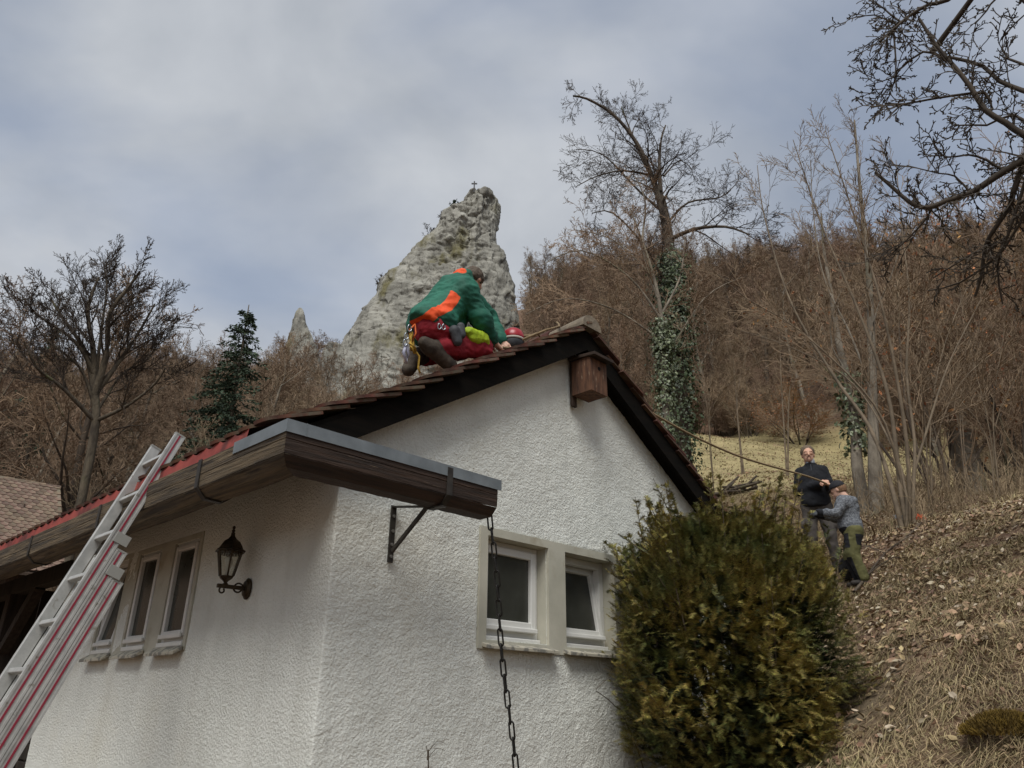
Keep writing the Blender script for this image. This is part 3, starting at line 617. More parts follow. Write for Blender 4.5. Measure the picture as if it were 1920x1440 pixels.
# where the wood stands
rs = np.random.default_rng(21); pts = []; near = []
def forest_edge(az): return np.interp(az, [-55, -30, -16, -8, 2, 12, 20, 27, 33, 55], [34, 36, 40, 46, 56, 60, 62, 58, 40, 34])
cand = []
for _ in range(9000):
    az = rs.uniform(-52, 52); r = math.sqrt(rs.uniform(20**2, 178**2)); cand.append((az, r))
grid = {}
for az, r in cand:
    if r < forest_edge(az) + rs.uniform(-2, 2): continue
    x, y = r*math.sin(R(az)), r*math.cos(R(az)); key = (int(x//4), int(y//4)); ok = True
    for i in (-1, 0, 1):
        for j in (-1, 0, 1):
            for (a, b) in grid.get((key[0]+i, key[1]+j), ()):
                if (a-x)**2 + (b-y)**2 < 3.3**2: ok = False
    if az > -17 and az < 2.5 and r > 108: ok = ok and r > 150 and (az < -9 or az > 1.5)    # the rock stands here
    if -15 < az < 1.5 and r > 66 and r < 150: ok = False
    if -19.5 < az < -15.5 and 120 < r < 150: ok = False
    if ok: grid.setdefault(key, []).append((x, y)); pts.append((x, y, az, r))
pts.sort(key=lambda p: p[3]); PX = np.array(pts); pz = ground(PX[:, 0], PX[:, 1])
# the largest-looking trees stand as things of their own
NEAR = 110; n_in = 0; far = []
labels = ['bare pale-stemmed tree in the leafless wood on the hillside', 'bare brown tree in the leafless wood on the hillside']
for i, (x, y, az, r) in enumerate(pts):
    k = int(rs.integers(0, 5)); sc_ = rs.uniform(.95, 1.35); rz_ = rs.uniform(0, 6.28)
    if n_in < NEAR and -37 < az < 38 and not (-22 < az < 8 and r < 50):
        pale = k % 2 == 0; t = thing('bare_tree', labels[0 if pale else 1], 'tree', (x, y, pz[i]), rz_, 'pale-stemmed trees of the hillside wood' if pale else 'brown trees of the hillside wood'); t.scale = (sc_, sc_, sc_)
        for nm, me in zip(('trunk', 'crown'), KINDS[k]): link(bpy.data.objects.new(nm, me), t)
        n_in += 1
    else: far.append((x, y, pz[i], k, sc_, rz_))
# understorey shrubs among them
for _ in range(2600):
    az = rs.uniform(-52, 52); r = math.sqrt(rs.uniform(24**2, 165**2))
    if r < forest_edge(az) - 4: continue
    if (-13.5 < az < 1.5 and r > 112): continue
    x, y = r*math.sin(R(az)), r*math.cos(R(az)); far.append((x, y, gz(x, y), 5 + int(rs.integers(0, 3)), rs.uniform(.6, 1.3), rs.uniform(0, 6.28)))
fa = np.array(far); scatter('hillside_wood', fa[:, :3], fa[:, 3], np.stack([fa[:, 3]*0, fa[:, 3]*0, fa[:, 5]], 1), np.stack([fa[:, 4]]*3, 1), 'leafless brown wood covering the steep hillside up to the skyline')
print('TREES', n_in, len(far))

# ================================================================ single trees and bushes
def rise(pts, S, r0, r1, lvl=0):
    """a limb through given points; returns its nodes with direction and radius"""
    P = [Vector(p) for p in pts]; Q = []
    for i in range(len(P)-1):          # Catmull-Rom
        a, b, c, d = P[max(i-1, 0)], P[i], P[i+1], P[min(i+2, len(P)-1)]; m = max(2, int((c-b).length/.25)); m = min(m, 8)
        for k in range(m):
            t = k/m; Q.append(.5*((2*b) + (c-a)*t + (2*a-5*b+4*c-d)*t*t + (3*b-a-3*c+d)*t**3))
    Q.append(P[-1]); out = []; n = len(Q)
    for i in range(n-1):
        d0 = (Q[min(i+1, n-1)]-Q[max(i-1, 0)]).normalized(); d1 = (Q[min(i+2, n-1)]-Q[i]).normalized(); ra = r0+(r1-r0)*(i/(n-1))**.8; rb = r0+(r1-r0)*((i+1)/(n-1))**.8
        S.append((Q[i], Q[i+1], ra, rb, d0, d1, lvl)); out.append((Q[i], d0, ra, i/(n-1)))
    return out
def finish(name, label, cat, S, mtr, mcr, base, group=None, ksplit=0, parts=('trunk', 'crown')):
    t = thing(name, label, cat, tuple(base), 0, group); b = Vector(base); S = [(s[0]-b, s[1]-b, *s[2:]) for s in S]
    tr, cr = tree_meshes(S, ksplit); obj(parts[0], tr, mtr, t); obj(parts[1], cr, mcr, t); return t
def foot(x, y, r):
    """ground point in the direction of a pixel at distance r"""
    d = ray(x, y); return (d[0]*r, d[1]*r, gz(d[0]*r, d[1]*r))
V3 = lambda a: Vector(tuple(a))

# --- broad bare tree left of the house
BROAD = dict(n=[6, 5, 4, 3, 1], wob=[.07, .09, .11, .14, .18], trop=[.05, .08, .07, .06, .04], start=[.2, .15, .1, 0], kids=[1.15, 1.1, 1.05, .9], ang=[.55, .55, .6, .65], len=[.62, .6, .58, .55], rad=[.5, .5, .5, .5], rmin=.008, taper=.4)
rd = random.Random(5); S = []; r_ = 30.0; b0 = V3(foot(170, 900, r_))
tr_pts = [b0 + Vector((0, 0, -.3)), V3(at(172, 840, r_)), V3(at(178, 740, r_))]
rise(tr_pts, S, .17, .14)
for pl, ra in (([(178, 740), (160, 660), (120, 600), (95, 560)], .13), ([(178, 740), (175, 660), (165, 580), (185, 520)], .15), ([(178, 740), (200, 660), (205, 590), (240, 540), (262, 510)], .15), ([(178, 740), (215, 690), (262, 620), (290, 570)], .11), ([(178, 790), (120, 730), (70, 690), (45, 640)], .1), ([(178, 790), (240, 760), (290, 720), (310, 690)], .09), ([(176, 700), (140, 640), (70, 590), (45, 560)], .09), ([(176, 760), (150, 690), (90, 640), (60, 600)], .07), ([(178, 720), (190, 620), (200, 540), (195, 500)], .08), ([(176, 780), (230, 700), (270, 680), (300, 640)], .07)):
    q = r_ + rd.uniform(-2.2, 2.2); P = [V3(at(x, y, r_ + (q-r_)*k/(len(pl)-1))) for k, (x, y) in enumerate(pl)]
    for (p, d, rr, t) in rise(P, S, ra, ra*.3):
        if t > .25:
            if rd.random() < .55: spread(S, p, d, 3.4*(1-.4*t), rr, 0, t*.5, BROAD, rd)
finish('bare_tree', 'broad leafless tree with wide spreading crown behind the barn roof', 'tree', S, bark, twig_dark, b0)

# --- spruces
needle_d = mat('dark_spruce_needles', lin('#26332a'), lin('#46553f'), 2, .85, island=.35)
def spruce(name, label, base, h, wid, seed):
    rd = random.Random(seed); g = np.random.default_rng(seed); t = thing(name, label, 'tree', tuple(base)); MB().tube([(0, 0, -.3), (.05, 0, h*.5), (0, 0, h)], [h*.014, h*.008, .02], 7).build('trunk', bark, t, smooth=True)
    C = []; D = []; T = []; z = h*.06
    while z < h*.985:
        k = (h-z)/h; L = wid*(k**.8)*.95+.12; n = max(4, int(7*k+4))
        for q in range(n):
            a = rd.uniform(0, 6.28); l = L*rd.uniform(.55, 1.15); dr = np.array([math.cos(a), math.sin(a), 0]); sv = np.array([-dr[1], dr[0], 0]); m = 8*max(4, int(l/.15))
            s_ = (np.arange(m)+.6)/m; wdt = .30*(1-.55*s_)*(.7+.5*k)
            c = dr*(l*s_)[:, None]; c[:, 2] = z + .1*l*s_ - .38*l*s_*s_ + .22*l*np.maximum(0, s_-.7) + g.uniform(-.10, .04, m); c += sv*(g.uniform(-1, 1, m)*wdt)[:, None]
            C.append(c); D.append(dr*g.uniform(.2, 1, m)[:, None] + sv*g.uniform(-.9, .9, m)[:, None] + np.array([0, 0, 1])*g.uniform(-.7, .15, m)[:, None]); T.append(g.uniform(.10, .22, m))
        z += h*.014*(1+.6*k)
    C = np.concatenate(C); D = np.concatenate(D); T = np.concatenate(T)[:, None]; D /= np.linalg.norm(D, axis=1)[:, None]; Wv = np.cross(D, g.normal(size=D.shape)); Wv = Wv/np.linalg.norm(Wv, axis=1)[:, None]*T*.22
    V = np.stack([C-Wv*.6, C+D*T*.55-Wv, C+D*T, C+D*T*.55+Wv], 1).reshape(-1, 3)
    obj('crown', mesh_np('crown', V, np.arange(len(V)).reshape(-1, 4)), needle_d, t); return t
b1 = V3(foot(428, 800, 31)); top = at(438, 566, 31); spruce('spruce_tree', 'dark green spruce standing among bare trees behind the house', b1, top[2]-b1.z, 3.7, 1)
b2 = V3(foot(52, 800, 58)); top = at(48, 590, 58); spruce('spruce_tree', 'dark spruce half hidden behind the broad leafless tree', b2, top[2]-b2.z, 3.6, 2)

# --- pale shrub thicket between the spruce and the roof
hazel = mat('pale_hazel_twigs', lin('#665946'), lin('#877660'), 1.2, .9, rnd=.15)
for (x, r_, sc_, k) in ((520, 36, 1.6, 0), (590, 33, 1.5, 1), (660, 38, 1.5, 2), (330, 34, 1.35, 1), (450, 30, 1.2, 2), (720, 34, 1.4, 0), (560, 27, 1.1, 2), (640, 26, 1.1, 0)):
    b = foot(x, 800, r_); t = thing('hazel_shrub', 'pale brown leafless shrub in the thicket behind the roof ridge', 'shrub', b, k*2.1+x, 'hazel shrubs behind the roof'); t.scale = (sc_*1.1, sc_*1.1, sc_*(1.25 if x > 480 else 1.1))
    for nm, me in zip(('stem', 'crown'), SHR[k]):
        o = link(bpy.data.objects.new(nm, me), t); o.material_slots[0].link = 'OBJECT'; o.material_slots[0].material = hazel

# --- tall ivy-clad tree behind the gable
GN = dict(n=[5, 4, 3, 2, 1], wob=[.12, .16, .2, .24, .28], trop=[.0, .02, .03, .03, .02], start=[.1, .1, .05, 0], kids=[1.45, 1.35, 1.2, .9], ang=[.7, .75, .8, .85], len=[.6, .55, .55, .55], rad=[.5, .52, .55, .55], rmin=.0048, taper=.4)
rd = random.Random(11); S = []; r_ = 18.0; b3 = V3(foot(1272, 820, r_))
def px(pl, r, dr=0): return [V3(at(x, y, r + dr*k/max(1, len(pl)-1))) for k, (x, y) in enumerate(pl)]
IV = rise([b3+Vector((0, 0, -.3))] + px([(1272, 700), (1262, 560), (1252, 440), (1238, 370)], r_), S, .24, .13)
limbs = [([(1250, 430), (1225, 340), (1195, 270), (1150, 215), (1100, 185), (1075, 180)], .11, -1.2), ([(1240, 380), (1236, 310), (1240, 260), (1248, 235)], .085, .8), ([(1238, 360), (1205, 300), (1180, 240), (1165, 200)], .06, 1.2),
         ([(1255, 450), (1300, 430), (1360, 425), (1405, 440)], .07, -1), ([(1250, 420), (1290, 380), (1350, 370), (1380, 345)], .045, 1.3), ([(1225, 330), (1170, 320), (1120, 330), (1080, 350)], .04, -1), ([(1260, 560), (1215, 470), (1150, 400), (1110, 400)], .05, -1.5), ([(1245, 400), (1200, 360), (1130, 290), (1080, 280)], .045, .5), ([(1245, 330), (1275, 300), (1300, 320)], .03, .5)]
for pl, ra, dr in limbs:
    for (p, d, rr, t) in rise(px(pl, r_, dr), S, ra, ra*.25):
        if t > .12 and rd.random() < .72: spread(S, p, d, 2.5*(1-.35*t), max(rr, .02), 0, t*.4, GN, rd)
ivytree = finish('ivy_clad_tree', 'tall leaning leafless tree with ivy-covered trunk behind the gable', 'tree', S, bark, twig_dark, b3)
ivyleaf = mat('ivy_leaves', lin('#2f3d24'), lin('#57643f'), 9, .45, island=.45, spec=.5)
def leaves_on(paths, n, rad, size, seed, droop=.4):
    rd = random.Random(seed); V = []; F = []
    for _ in range(n):
        (p0, p1, w) = paths[rd.randrange(len(paths))]; t = rd.random(); c = p0.lerp(p1, t); a = rd.uniform(0, 6.28); rr = w + rad*abs(rd.gauss(0, 1)); o = Vector((math.cos(a), math.sin(a), 0))
        c = c + o*rr + Vector((0, 0, rd.uniform(-.05, .05))); nrm = (o + Vector((rd.gauss(0, .45), rd.gauss(0, .45), .35+rd.gauss(0, .3)))).normalized(); dn = (Vector((0, 0, -1)) + rvec(rd)*.45); dn = (dn - nrm*dn.dot(nrm)).normalized(); sd_ = nrm.cross(dn); s_ = size*rd.uniform(.6, 1.3); n0 = len(V)
        V += [c - dn*s_*.35, c + sd_*s_*.5 - dn*s_*.1 - nrm*s_*.1, c + sd_*s_*.28 + dn*s_*.3, c + dn*s_*.75 - nrm*s_*.12, c - sd_*s_*.28 + dn*s_*.3, c - sd_*s_*.5 - dn*s_*.1 - nrm*s_*.1]; F += [(n0, n0+1, n0+2, n0+3), (n0, n0+3, n0+4, n0+5)]
    return np.array([tuple(v) for v in V]), np.array(F)
trunk_path = [(s[0]-b3, s[1]-b3, .2) for s in S if s[6] == 0 and s[1].z < at(1250, 470, r_)[2] and s[2] > .1]
V, F = leaves_on(trunk_path, 8500, .20, .075, 3); tag(obj('ivy', mesh_np('ivy', V, F), ivyleaf, ivytree), kind='stuff')
# the second, thinner stem in front of it, ivy to half its height
rd = random.Random(12); S = []; r2_ = 15.5; b4 = V3(foot(1245, 820, r2_))
rise([b4+Vector((0, 0, -.3))] + px([(1245, 700), (1243, 640), (1235, 560), (1214, 480), (1196, 430), (1180, 390)], r2_), S, .12, .012)
for pl, ra, dr in (([(1235, 560), (1205, 470), (1210, 380), (1190, 330)], .05, .6), ([(1240, 600), (1180, 520), (1090, 470), (1010, 500)], .035, -.8), ([(1243, 640), (1150, 580), (1060, 560), (985, 590)], .03, -1.2), ([(1240, 590), (1275, 520), (1285, 440)], .035, .5), ([(1225, 520), (1150, 450), (1075, 430)], .03, .7), ([(1244, 680), (1320, 560), (1390, 520)], .03, .8)):
    for (p, d, rr, t) in rise(px(pl, r2_, dr), S, ra, ra*.25):
        if t > .1 and rd.random() < .7: spread(S, p, d, 1.9*(1-.3*t), max(rr, .014), 0, t*.4, GN, rd)
t2 = finish('ivy_clad_tree', 'slender forked tree with pale ivy on its lower trunk, close behind the roof', 'tree', S, palebark, twig, b4)
ivylight = mat('pale_ivy_leaves', lin('#414b2f'), lin('#6d7555'), 9, .4, island=.45, spec=.5)
tp = [(s[0]-b4, s[1]-b4, .1) for s in S if s[6] == 0 and s[1].z < at(1243, 590, r2_)[2] and s[2] > .05]
V, F = leaves_on(tp, 4200, .12, .062, 4); tag(obj('ivy', mesh_np('ivy', V, F), ivylight, t2), kind='stuff')

# --- saplings and thin trees on the bank at the right
SAP = dict(n=[5, 4, 3, 1], wob=[.07, .10, .14, .2], trop=[.05, .05, .04, .03], start=[.1, .1, 0], kids=[1.5, 1.3, 1.1], ang=[.5, .55, .6], len=[.62, .55, .55], rad=[.5, .55, .6], rmin=.0035, taper=.45, fork=1)
sapbark = mat('grey_sapling_bark', lin('#5d5243'), lin('#837460'), 4, .85, [(20, .3, .005)], rnd=.1)
saptwig = mat('tan_sapling_twigs', lin('#5f5140'), lin('#8a765d'), 3, .85)
def sapling(name, label, base_px, r, stems, seed, bark_=sapbark, twig_=saptwig, L=2.0, dens=.75, group=None, cat='tree'):
    rd = random.Random(seed); S = []; b = V3(foot(base_px[0], base_px[1], r))
    for pl, ra, dr in stems:
        for (p, d, rr, t) in rise([b + Vector((rd.uniform(-.08, .08), rd.uniform(-.08, .08), -.15))] + px(pl, r, dr), S, ra*(.72 if ra < .1 else 1), max(.005, ra*.12)):
            if t > .28 and rd.random() < dens: spread(S, p, d, L*(1-.45*t), max(rr*.8, .012), 0, t*.3, SAP, rd)
    return finish(name, label, cat, S, bark_, twig_, b, group)
sapling('sapling', 'many-stemmed bare sapling growing from the leafy bank', (1700, 1000), 11, [([(1668, 900), (1630, 800), (1560, 700), (1480, 560), (1432, 400), (1420, 310)], .05, 1.2), ([(1690, 930), (1680, 840), (1660, 720), (1600, 560), (1540, 420), (1487, 262)], .05, .5), ([(1705, 930), (1700, 830), (1680, 700), (1650, 560), (1600, 400), (1548, 245)], .045, -.5), ([(1712, 930), (1715, 830), (1700, 700), (1705, 560), (1690, 420), (1680, 300)], .04, .8), ([(1690, 900), (1640, 760), (1500, 620), (1400, 560), (1330, 500)], .035, -1), ([(1700, 940), (1740, 800), (1780, 680), (1840, 560), (1880, 470)], .035, 1), ([(1690, 880), (1600, 720), (1480, 650), (1390, 620)], .028, 1.5)], 31, L=2.1, dens=.62)
sapling('birch_tree', 'slim pale-barked tree with a straight trunk behind the man and boy', (1645, 955), 14.5, [([(1640, 900), (1637, 800), (1634, 650), (1628, 500), (1615, 380), (1602, 225)], .13, .3), ([(1637, 760), (1600, 640), (1545, 520), (1525, 400), (1520, 300)], .05, .8), ([(1634, 640), (1670, 520), (1700, 430), (1720, 330)], .04, -.6)], 32, palebark, saptwig, 2.2, .6)
sapling('leaning_tree', 'bent pale tree with ivy leaves around its trunk beside the birch', (1622, 950), 15, [([(1608, 880), (1603, 800), (1590, 720), (1572, 640), (1560, 560), (1545, 470), (1540, 400)], .13, .8), ([(1590, 720), (1560, 650), (1560, 590), (1580, 540)], .06, -.4)], 33, palebark, saptwig, 2.0, .6)
lt = bpy.data.objects['leaning_tree']; bb = Vector(lt.location); pp = px([(1606, 850), (1598, 770), (1588, 700)], 15.1); V, F = leaves_on([(pp[0]-bb, pp[1]-bb, .13), (pp[1]-bb, pp[2]-bb, .13)], 420, .10, .09, 5); tag(obj('ivy', mesh_np('ivy', V, F), ivylight, lt), kind='stuff')
for k, (x, y, r, tops, lab) in enumerate([(1740, 930, 13, [[(1745, 800), (1770, 650), (1830, 500)], [(1735, 800), (1725, 680), (1735, 520)], [(1750, 850), (1800, 720), (1890, 640)]], 'bushy bare sapling right of the many-stemmed sapling'),
        (1860, 900, 14, [[(1862, 780), (1880, 640), (1900, 500)], [(1850, 780), (1820, 660), (1800, 540)], [(1866, 800), (1910, 700), (1960, 620)], [(1850, 820), (1790, 740), (1740, 690)]], 'bare bush with arching shoots on the crest of the bank'),
        (1800, 880, 17, [[(1790, 760), (1760, 640), (1740, 520)], [(1805, 760), (1830, 640), (1850, 540)], [(1800, 780), (1810, 640), (1790, 500)]], 'bare bush between the pale stump and the saplings'),
        (1470, 830, 30, [[(1465, 720), (1462, 640), (1455, 560)], [(1480, 740), (1500, 660), (1520, 600)]], 'thin bare tree at the upper edge of the meadow'),
        (1385, 830, 34, [[(1380, 740), (1372, 660), (1350, 570)], [(1382, 760), (1395, 680), (1420, 600)]], 'twin-stemmed bare tree at the meadow edge above the log pile'),
        (1330, 840, 22, [[(1330, 740), (1350, 640), (1400, 560)], [(1325, 760), (1300, 660), (1320, 560)], [(1332, 780), (1390, 700), (1460, 660)]], 'bare brown bush beside the lower roof edge')]):
    ra = .06 if r > 25 else .019; sapling('bare_bush' if r < 25 else 'bare_tree', lab, (x, y), r, [(t, ra, random.Random(k*9+j).uniform(-1.2, 1.2)) for j, t in enumerate(tops)], 40+k, sapbark if r > 25 else sapbark, saptwig, 2.2 if r < 25 else 3.0, .9, cat='bush' if r < 25 else 'tree')
# beech bush keeping its brown leaves
dead = mat('dead_beech_leaves', lin('#8a5a38'), lin('#b07b4e'), 5, .8, island=.4)
def leafy_bush(x, y, r, n, sx, sz, seed, label):
    b = V3(foot(x, y, r)); rd = random.Random(seed); t = thing('beech_bush', label, 'bush', tuple(b), rd.uniform(0, 6)); k = seed % 3
    for nm, me in zip(('stem', 'twigs'), SHR[k]): link(bpy.data.objects.new(nm, me), t)
    cr = SHR[k][1]; co = np.empty(len(cr.vertices)*3, np.float32); cr.vertices.foreach_get('co', co); co = co.reshape(-1, 3); P = co[np.random.default_rng(seed).integers(0, len(co), n)]
    V = []; F = []
    for p in P:
        c = Vector(tuple(map(float, p))); d1 = rvec(rd).normalized()*.05; d2 = d1.cross(rvec(rd)).normalized()*.028; n0 = len(V); V += [c-d1, c+d2, c+d1, c-d2]; F.append((n0, n0+1, n0+2, n0+3))
    tag(obj('leaves', mesh_np('leaves', np.array([tuple(v) for v in V]), np.array(F)), dead, t), kind='stuff'); t.scale = (sx, sx, sz); return t
leafy_bush(1745, 880, 19, 900, 1.2, 1.3, 1, 'bush still carrying rusty brown leaves behind the saplings')
leafy_bush(1500, 830, 56, 2600, 1.6, .9, 2, 'low bush with rusty leaves at the far edge of the meadow'); leafy_bush(1880, 800, 20, 900, 1.2, 1.6, 0, 'bush with sparse rusty leaves behind the arching bush')

# --- old fruit tree whose gnarled boughs hang in from beyond the right edge
OLD = dict(n=[5, 4, 3, 2], wob=[.13, .17, .2, .22], trop=[.0, .01, .01, .01], start=[.05, .0, 0], kids=[1.2, 1.0, .7], ang=[.75, .8, .85], len=[.5, .45, .45], rad=[.62, .68, .7], rmin=.0045, taper=.35)
rd = random.Random(77); S = []; r_ = 6.3; b5 = V3(foot(2420, 1050, 7.0))
rise([b5+Vector((0, 0, -.3)), V3(at(2380, 700, 7.0)), V3(at(2330, 420, 6.9)), V3(at(2230, 300, 6.7))], S, .20, .10)
rise(px([(2230, 300), (2080, 290), (1990, 280), (1920, 296)], 6.7, -.3), S, .09, .045)
boughs = [([(1925, 296), (1867, 331), (1820, 362), (1773, 377), (1742, 389), (1711, 383), (1672, 350), (1641, 323)], .036, -.2), ([(1925, 290), (1900, 360), (1894, 385), (1863, 432), (1847, 463), (1840, 517), (1828, 556)], .030, .4), ([(1847, 463), (1800, 490), (1750, 521)], .014, .2),
          ([(1990, 280), (1920, 253), (1886, 230), (1847, 206), (1820, 163), (1789, 124), (1758, 89), (1738, 58), (1723, 35)], .034, -.3), ([(1990, 200), (1920, 171), (1874, 152), (1843, 124), (1789, 109), (1762, 105), (1731, 97), (1692, 124)], .026, .3), ([(1742, 389), (1741, 405), (1700, 450), (1672, 475)], .014, 0),
          ([(1860, -60), (1777, 0), (1742, 8), (1703, 31), (1680, 51), (1649, 78)], .028, -.2), ([(1690, 42), (1657, 16), (1633, -2)], .014, .1), ([(1680, 45), (1640, 28), (1610, 33)], .012, 0), ([(1680, 51), (1676, 66), (1680, 117), (1676, 156), (1661, 194)], .013, .1), ([(1677, 145), (1655, 152), (1629, 159)], .009, 0),
          ([(1860, 205), (1847, 175), (1805, 177), (1762, 183), (1719, 191), (1688, 198), (1661, 226)], .017, -.3), ([(1700, 196), (1660, 198), (1633, 202)], .009, 0), ([(1960, 250), (1900, 215), (1850, 235), (1800, 235), (1785, 262)], .016, .3), ([(1886, 322), (1850, 300), (1815, 290), (1772, 295), (1752, 270)], .015, -.2), ([(1940, 130), (1890, 110), (1880, 70), (1930, 20)], .016, .2), ([(1940, -40), (1870, -5), (1850, 20), (1828, 45)], .015, 0), ([(1925, 330), (1890, 440), (1870, 500), (1880, 570)], .018, .4), ([(1930, 380), (1880, 470), (1800, 530), (1740, 545)], .016, .6), ([(1820, 362), (1790, 330), (1760, 325), (1700, 310)], .012, -.2), ([(2230, 300), (2100, 150), (1990, 60), (1900, -20)], .07, .2), ([(2080, 290), (1990, 240), (1960, 200)], .045, 0)]
for pl, ra, dr in boughs:
    P = px(pl, r_, dr); nearest = min((s[1] for s in S if s[6] == 0), key=lambda q: (q-P[0]).length)
    if (nearest-P[0]).length > .01: P = [nearest] + P
    for (p, d, rr, t) in rise(P, S, ra, ra*.35):
        k = 2 if rd.random() < .3 else (1 if rd.random() < .75 else 0)
        for _ in range(k): spread(S, p, d, rd.uniform(.28, .75), max(rr*.55, .006), 0, t*.4, OLD, rd)
finish('fruit_tree', 'gnarled old fruit tree hanging dark lichened boughs over the bank', 'tree', S, twig_dark, twig_dark, b5)

# --- thick pale stump at the wood edge
b = V3(foot(1815, 880, 20)); t = thing('tree_stump', 'thick pale broken tree stump standing in the thicket', 'stump', tuple(b)); rings = []
for k in range(12):
    z = -.3+k*.16; rr = .30+.22*math.exp(-k*.6); rings.append([(rr*(1+.09*math.sin(3*a+k*.2)+.05*math.sin(7*a))*math.cos(a), rr*(1+.09*math.sin(3*a+k*.2))*math.sin(a), z + (.12*math.sin(2*a+1)+.06*math.sin(5*a) if k == 11 else 0)) for a in np.linspace(0, 2*math.pi, 24, endpoint=False)])
MB().loft(rings).build('trunk', palebark, t, smooth=True)

# --- brushwood pile on the meadow
t = thing('brushwood_pile', 'small heap of cut grey logs and branches lying on the meadow', 'log pile', foot(1382, 900, 24)); rd = random.Random(8); bx_ = Vector(t.location)
for k in range(11):
    a = rd.uniform(-.35, .35) + (1.9 if k in (3, 7) else 0); L = rd.uniform(.7, 1.5)*(.6 if k > 8 else 1); c = Vector((rd.uniform(-.35, .35), rd.uniform(-.25, .25), 0)); d = Vector((math.cos(a), math.sin(a), rd.uniform(-.05, .25) if k < 8 else .9)).normalized(); p0, p1 = c-d*L*.5, c+d*L*.5
    g0 = gz(bx_.x+c.x, bx_.y+c.y)-bx_.z + .08 + k*.022; p0.z += g0; p1.z += g0; MB().tube([p0, (p0+p1)/2+Vector((0, 0, rd.uniform(-.03, .05))), p1], [.05*rd.uniform(.6, 1.2), .045, .03], 7).build('log', bark, t, smooth=True)

# ================================================================ yew bush in front of the gable
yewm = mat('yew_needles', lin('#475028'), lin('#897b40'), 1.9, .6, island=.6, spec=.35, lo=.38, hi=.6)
yewd = mat('yew_shaded_needles', lin('#232a16'), lin('#39401f'), 2, .7, island=.3)  # darker copy of the needles: shade inside the crown put into the colour
YC = np.array([1.56, 5.62]); yg = gz(*YC); yt = thing('yew_bush', 'dense rounded yew bush with bronze-tipped green needles against the gable', 'bush', (YC[0], YC[1], yg))
rd = random.Random(41); YR = .76
def yew_r(a, z):
    """outline radius of the crown by angle and height"""
    h = z/2.35; prof = np.interp(h, [0, .12, .35, .6, .8, .92, 1.0], [.78, .95, 1.02, 1.0, .90, .74, .45]); return YR*prof*(1 + .10*math.sin(3*a+1.3) + .07*math.sin(5*a+z*3) + .05*math.sin(9*a-z*5))
YH = 1.62
def yew_v(C, D, L, inner, g):
    """shoots with two ranks of flat needles, all at once"""
    D = D/np.linalg.norm(D, axis=1)[:, None]; S_ = np.cross(D, np.array([0, 0, 1.]) + g.normal(size=D.shape)*.25); S_ /= np.linalg.norm(S_, axis=1)[:, None]; n = 10; out = []
    for i in range(n):
        s_ = (i+.5)/n; p = C + D*(L*s_)[:, None]
        for sg in (-1, 1):
            nd = D*.55 + S_*sg*.95 + g.normal(size=D.shape)*.12; nd /= np.linalg.norm(nd, axis=1)[:, None]; l = (.034*(1-.4*s_)*g.uniform(.85, 1.2, len(D))*np.where(inner, 1.35, 1))[:, None]
            wv = D - nd*(D*nd).sum(1)[:, None]; wv = wv/np.linalg.norm(wv, axis=1)[:, None]*np.where(inner, .005, .0024)[:, None]
            out.append(np.stack([p-wv, p+wv, p+nd*l], 1))
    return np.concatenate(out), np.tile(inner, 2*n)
g = np.random.default_rng(41); yC = []; yD = []; yL = []; yI = []; nb = 0
while nb < 15500:
    a = rd.uniform(0, 6.283); z = YH*rd.random()**.85; dirc = Vector((math.cos(a), math.sin(a), 0)); facing = -dirc.dot(Vector((.25, .95, 0)))
    if facing < -.3 and rd.random() < .75: continue
    R0 = yew_r(a, z*2.35/YH); inner = rd.random() < .55; clump = pnoise(np.array([[math.cos(a)*YR, math.sin(a)*YR, z]]), 4.5)[0]
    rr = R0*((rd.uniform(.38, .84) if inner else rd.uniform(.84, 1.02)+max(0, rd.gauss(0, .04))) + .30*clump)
    p = dirc*rr + Vector((0, 0, z)); d = dirc*rd.uniform(.35, 1.0) + UP*(rd.uniform(.35, 1.2) if z > 1.0 else rd.uniform(-.25, .6)) + rvec(rd)*.28
    yC.append(p); yD.append(d); yL.append(rd.uniform(.055, .11)); yI.append(inner); nb += 1
PL = []
for _ in range(210):
    a = rd.uniform(0, 6.283); z = rd.uniform(.9, YH*.98); dirc = Vector((math.cos(a), math.sin(a), 0)); p = dirc*yew_r(a, z*2.35/YH)*rd.uniform(.5, 1.0) + Vector((0, 0, z)); PL.append((p, (UP + dirc*rd.uniform(.1, .5)).normalized(), rd.uniform(.2, .48)))
for _ in range(60):
    a = rd.uniform(2.5, 4.2); z = rd.uniform(.2, 1.5); dirc = Vector((math.cos(a), math.sin(a), 0)); p = dirc*yew_r(a, z*2.35/YH)*.9 + Vector((0, 0, z)); PL.append((p, (UP*.7+dirc).normalized(), rd.uniform(.15, .34)))
stemS = []
for p, d, L in PL:
    stemS.append((p-d*.3, p+d*L, .006, .002, d, d, 0))
    for i in range(int(L/.022)):
        q = p + d*(i*.022); yC.append(q); yD.append(d*.75 + rvec(rd)*.55); yL.append(rd.uniform(.05, .09)*(1-.5*i*.022/L)); yI.append(False)
for k in range(22):
    a = rd.uniform(0, 6.283); w_ = rd.uniform(.1, .4); dr = Vector((math.cos(a)*w_, math.sin(a)*w_, 1)).normalized(); stemS.append((Vector((0, 0, -.2)), dr*rd.uniform(.9, 1.45), .022, .006, dr, dr, 0))
tag(obj('stem', mesh_np('stem', *seg_mesh('stem', stemS, 5), True), bark, yt), kind='stuff')
Vq, inn = yew_v(np.array([tuple(v) for v in yC]), np.array([tuple(v) for v in yD]), np.array(yL), np.array(yI), g)
